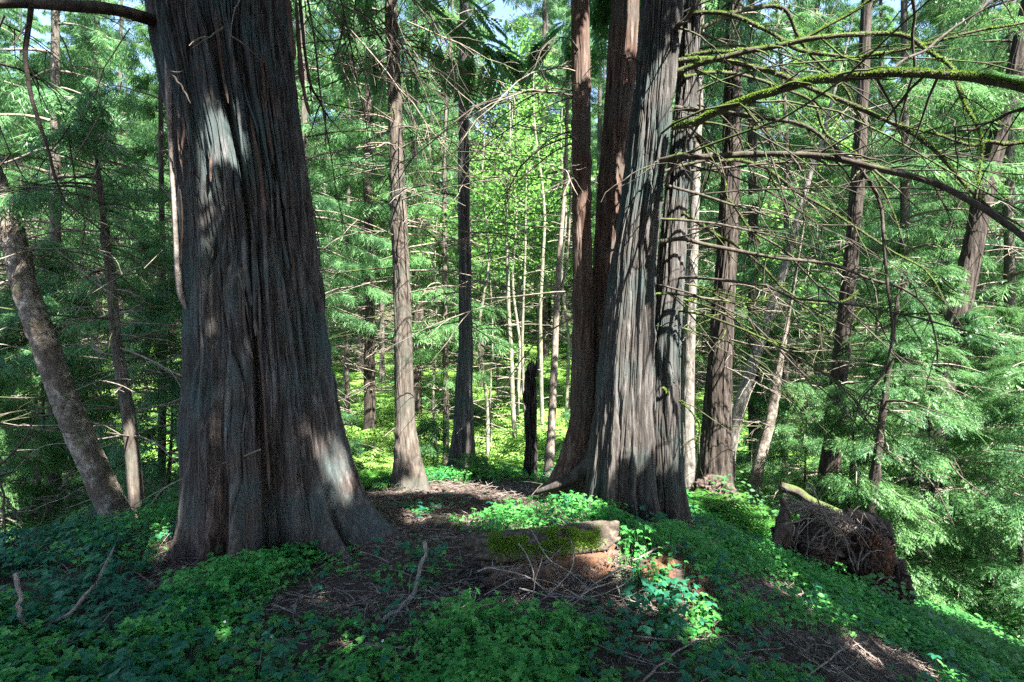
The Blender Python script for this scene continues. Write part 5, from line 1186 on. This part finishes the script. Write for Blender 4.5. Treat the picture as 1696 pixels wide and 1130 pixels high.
# rotten mound
def blob(name, c, rad3, mat, seed, amp=.4, freq=2.2, nth=90, nph=60, aniso=(1, 1, 1), parent=None, org=(0, 0, 0), ridg=True, cut=None):
    th = np.linspace(0, 2*np.pi, nth, endpoint=False)[None, :]; ph = np.linspace(.02, np.pi-.02, nph)[:, None]
    x, y, z = np.sin(ph)*np.cos(th), np.sin(ph)*np.sin(th), np.cos(ph)*np.ones_like(th)
    n = fbm(x*freq*aniso[0]+seed, y*freq*aniso[1], z*freq*aniso[2], seed, 5); n2 = 1-np.abs(2*fbm(x*freq*2.2*aniso[0], y*freq*2.2*aniso[1]+seed, z*freq*2.2*aniso[2], seed+3, 4)-1)*2 if ridg else 0
    r = 1+amp*(n-.5)*2+amp*.45*(n2-.5)
    V = np.stack([c[0]+x*r*rad3[0], c[1]+y*r*rad3[1], c[2]+z*r*rad3[2]], -1)
    i = np.arange(nph-1)[:, None]; j = np.arange(nth)[None]; j2 = (j+1) % nth
    acc = Acc(); acc.add(V.reshape(-1, 3), np.stack([i*nth+j, (i+1)*nth+j, (i+1)*nth+j2, i*nth+j2], -1).reshape(-1, 4))
    return place(acc, name, [mat], parent, org)
g = ground_hit(1112, 962); MO = tuple(g)
T = thing('rotten_mound', 'low crumbling mound of orange rotten wood right of the mossy log', 'rotten wood', MO)
blob('wood', (g[0], g[1]+.06, g[2]-.02), (.20, .2, .13), M_ROT, 4, .35, 2.5, parent=T, org=MO, aniso=(1, 1, 2))
blob('lump', (g[0]+.13, g[1]-.06, g[2]-.06), (.11, .12, .11), M_ROT, 9, .45, 3, parent=T, org=MO, aniso=(3, 3, 1))

# ------------------------------------------------------------------ the upturned stump on the right slope
def rootwad():
    D = 5.6; c = P(1385, 900, D); org = (c[0], c[1]+.2, gz(c[0], c[1]+.2))
    T = thing('upturned_stump', 'dark upturned stump with hanging roots and an orange rotten side on the right slope', 'stump', org)
    def Q(px, py, dd=0): return P(px, py, D+dd)
    blob('root_mass', Q(1352, 893, .15), (.34, .28, .17), M_STUMP, 5, .7, 2.4, 130, 90, parent=T, org=org)
    blob('root_mass', Q(1420, 915, .1), (.25, .26, .16), M_STUMP, 8, .7, 2.8, 120, 80, parent=T, org=org)
    blob('rotten_wood', Q(1440, 925, -.06), (.18, .17, .24), M_ROT, 6, .5, 3, 120, 90, aniso=(3.5, 3.5, .8), parent=T, org=org)
    blob('root_mass', Q(1468, 965, .0), (.15, .22, .26), M_STUMP, 11, .55, 3, 100, 70, parent=T, org=org, aniso=(2, 2, 1))
    blob('root_mass', Q(1440, 880, .25), (.18, .2, .15), M_DARK, 12, .5, 3, 100, 70, parent=T, org=org)
    for k, (pl, d0, d1, w0, w1) in enumerate([([(1300, 905), (1294, 870), (1300, 845), (1296, 826)], .0, .1, .15, .05), ([(1305, 870), (1290, 890), (1282, 925)], .0, -.1, .16, .08),
            ([(1455, 940), (1472, 975), (1478, 1000), (1485, 1030)], 0, 0, .16, .06), ([(1400, 850), (1440, 862), (1465, 885), (1476, 930)], .2, .1, .12, .1)]):
        a = px_branch(pl, D+d0, D+d1, w0, w1, seed=k+50, sides=16, rough=.5, n=30); place(a, 'root', [M_STUMP], T, org)
    rg = np.random.default_rng(33)
    for k, pl in enumerate([[(1318, 845), (1350, 838), (1368, 860), (1384, 895), (1384, 935)], [(1375, 870), (1398, 890), (1408, 925), (1416, 945)], [(1420, 945), (1425, 915), (1428, 905)],
            [(1300, 870), (1330, 860), (1360, 858)], [(1315, 870), (1312, 890), (1320, 915)], [(1340, 800), (1365, 850), (1378, 880)], [(1300, 820), (1330, 835), (1370, 850), (1395, 850)], [(1446, 985), (1450, 962), (1470, 956), (1482, 957)],
            [(1425, 930), (1440, 915), (1465, 912)], [(1290, 800), (1310, 825), (1315, 850)]]):
        a = px_branch(pl, D-.30, D-.28, .018, .008, seed=k+70, sides=7, n=20, wob=.02); place(a, 'root', [M_ROOT], T, org)
    for k in range(22):
        x0, y0 = rg.uniform(1300, 1440), rg.uniform(835, 880); a = Acc()
        p = Q(x0, y0, -.15+rg.uniform(-.12, .1)); tt = np.linspace(0, 1, 8)[:, None]; v = np.array([rg.normal(0, .8), rg.uniform(-.5, .1), rg.uniform(-1, .2)]); v /= np.linalg.norm(v); l = rg.uniform(.15, .42)
        tube(a, p+v*l*tt+np.array([0, 0, -.12])*tt**2+np.cumsum(rg.normal(0, .012, (8, 3)), 0)*tt, .006*(1-tt[:, 0])+.002, 5, 0); place(a, 'root', [M_ROOT], T, org)
    # needles lying on top
    acc = Acc(); n = 2600; th = rg.uniform(0, 6.3, n); r = np.sqrt(rg.random(n)); c0 = Q(1365, 850, .15); pos = np.stack([c0[0]+.40*r*np.cos(th), c0[1]+.28*r*np.sin(th), c0[2]+.02-.10*r*r-.12*r*np.cos(th)+rg.random(n)*.04], -1)
    scatter(acc, np.array([[0, 0, 0], [.5, .04, .02], [1, .0, -.02], [.5, -.04, .02]]), np.array([[0, 1, 2, 3]]), pos, rg.normal(0, 1, (n, 3))*[1, 1, .3], rg.normal(0, .4, (n, 3))+[0, 0, 1], rg.uniform(.04, .12, n))
    place(acc, 'needle_mat', [L_DRY], T, org)
M_ROOT = bark('dead_root_bark', (.06, .048, .04), (.12, .10, .085), (.24, .21, .19), .6, 20, .5)
M_STUMP = bark('stump_earth_and_root', (.03, .021, .017), (.07, .05, .042), (.15, .115, .10), .5, 18, 1.0)
rootwad()
# moss log behind the stump
a = px_branch([(1292, 806), (1320, 815), (1345, 832), (1400, 858)], 6.6, 6.5, .11, .13, seed=91, sides=20, n=30)
p = P(1320, 825, 6.55); T = thing('mossy_log', 'narrow mossy green log slanting down behind the upturned stump', 'log', p); place(a, 'stem', [bark('mossy_log_bark', (.035, .03, .02), (.06, .05, .04), (.10, .085, .07), 1, 16, .8, moss=.22, moss_top=.2)], T, tuple(p))
# root lump under the dark furrowed trunk
p = P(1182, 822, 7.55); T = thing('root_lump', 'dark mossy root lump at the foot of the dark furrowed trunk', 'stump', p)
blob('wood', p, (.30, .28, .24), M_STUMP, 15, .45, 2.6, parent=T, org=tuple(p)); a = px_branch([(1160, 815), (1155, 840), (1160, 870)], 7.4, 7.2, .12, .05, seed=92); place(a, 'root', [M_STUMP], T, tuple(p))
# small stump left of the snag and pale debris at left
p = P(866, 800, 7.6); T = thing('small_stump', 'small pale brown rotten stump at the left foot of the charred snag', 'stump', p)
blob('wood', p, (.07, .07, .09), M_ROT, 18, .4, 2.5, 40, 30, parent=T, org=tuple(p)); blob('root', p+[-.08, 0, -.06], (.07, .05, .04), M_STUMP, 19, .4, 2.5, 40, 30, parent=T, org=tuple(p))
# dead brush hanging in at the left edge
T = thing('dead_bough', 'bleached dead bough with crooked claw like twigs hanging in at the left edge', 'branch', tuple(P(-40, 760, 4.6)))
rg = np.random.default_rng(64)
for k, (pl, D0, D1, w0, w1) in enumerate([([(-40, 800), (0, 768), (35, 735), (52, 705), (60, 682)], 4.6, 4.9, .02, .012), ([(-30, 752), (20, 756), (60, 760), (68, 770), (50, 800)], 4.7, 5.0, .012, .005),
        ([(-20, 700), (0, 800), (8, 850), (6, 900), (-5, 930)], 4.4, 4.3, .022, .012), ([(0, 815), (20, 840), (34, 862)], 4.4, 4.3, .016, .008), ([(-10, 910), (20, 898), (45, 888), (62, 870), (76, 845), (74, 825)], 4.3, 4.4, .014, .006),
        ([(22, 898), (30, 915), (24, 955)], 4.3, 4.3, .012, .006), ([(20, 896), (28, 912), (38, 918)], 4.3, 4.3, .008, .004), ([(85, 812), (100, 808), (118, 795), (125, 780)], 4.8, 4.9, .012, .005), ([(100, 808), (112, 790), (118, 765)], 4.8, 4.9, .008, .003),
        ([(105, 815), (85, 828), (70, 842)], 4.8, 4.7, .010, .004), ([(-20, 845), (40, 848), (90, 830), (150, 800), (165, 790)], 4.4, 5, .008, .004)]):
    a = px_branch(pl, D0, D1, w0, w1, seed=k+110, twigs=4, twl=.14, rg=rg, wob=.02); place(a, 'twig', [M_LOG if k not in (10,) else M_STICK], T, tuple(T.location))
T = thing('broken_stub', 'pale torn wood stub at the left edge below the bleached bough', 'stub', ground_hit(8, 935))
g = np.array(T.location); blob('wood', g+[-.1, 0, .02], (.12, .1, .08), M_LOG, 31, .6, 3, 50, 40, parent=T, org=tuple(g)); a = Acc(); tube(a, [g+[0, 0, .04], g+[.06, 0, -.02], g+[.12, 0, -.08]], [.03, .02, .008], 8, 0, .4, 3); place(a, 'splinter', [M_LOG], T, tuple(g))
# bleached bare branches hanging in the right hemlocks
T = thing('bare_bough', 'bleached bare branch hanging among the feathery hemlocks on the right', 'branch', tuple(P(1520, 780, 6.6)))
for k, (pl, D0, D1, w0, w1) in enumerate([([(1515, 772), (1530, 785), (1550, 810), (1565, 838), (1580, 870)], 6.6, 6.3, .022, .008), ([(1530, 782), (1550, 778), (1572, 792)], 6.5, 6.4, .01, .004), ([(1572, 765), (1590, 788), (1615, 808), (1632, 820), (1638, 815)], 6.5, 6.3, .020, .010), ([(1580, 770), (1585, 764)], 6.5, 6.5, .008, .003)]):
    a = px_branch(pl, D0, D1, w0, w1, seed=k+130, twigs=3, twl=.16); place(a, 'twig', [M_LOG], T, tuple(T.location))
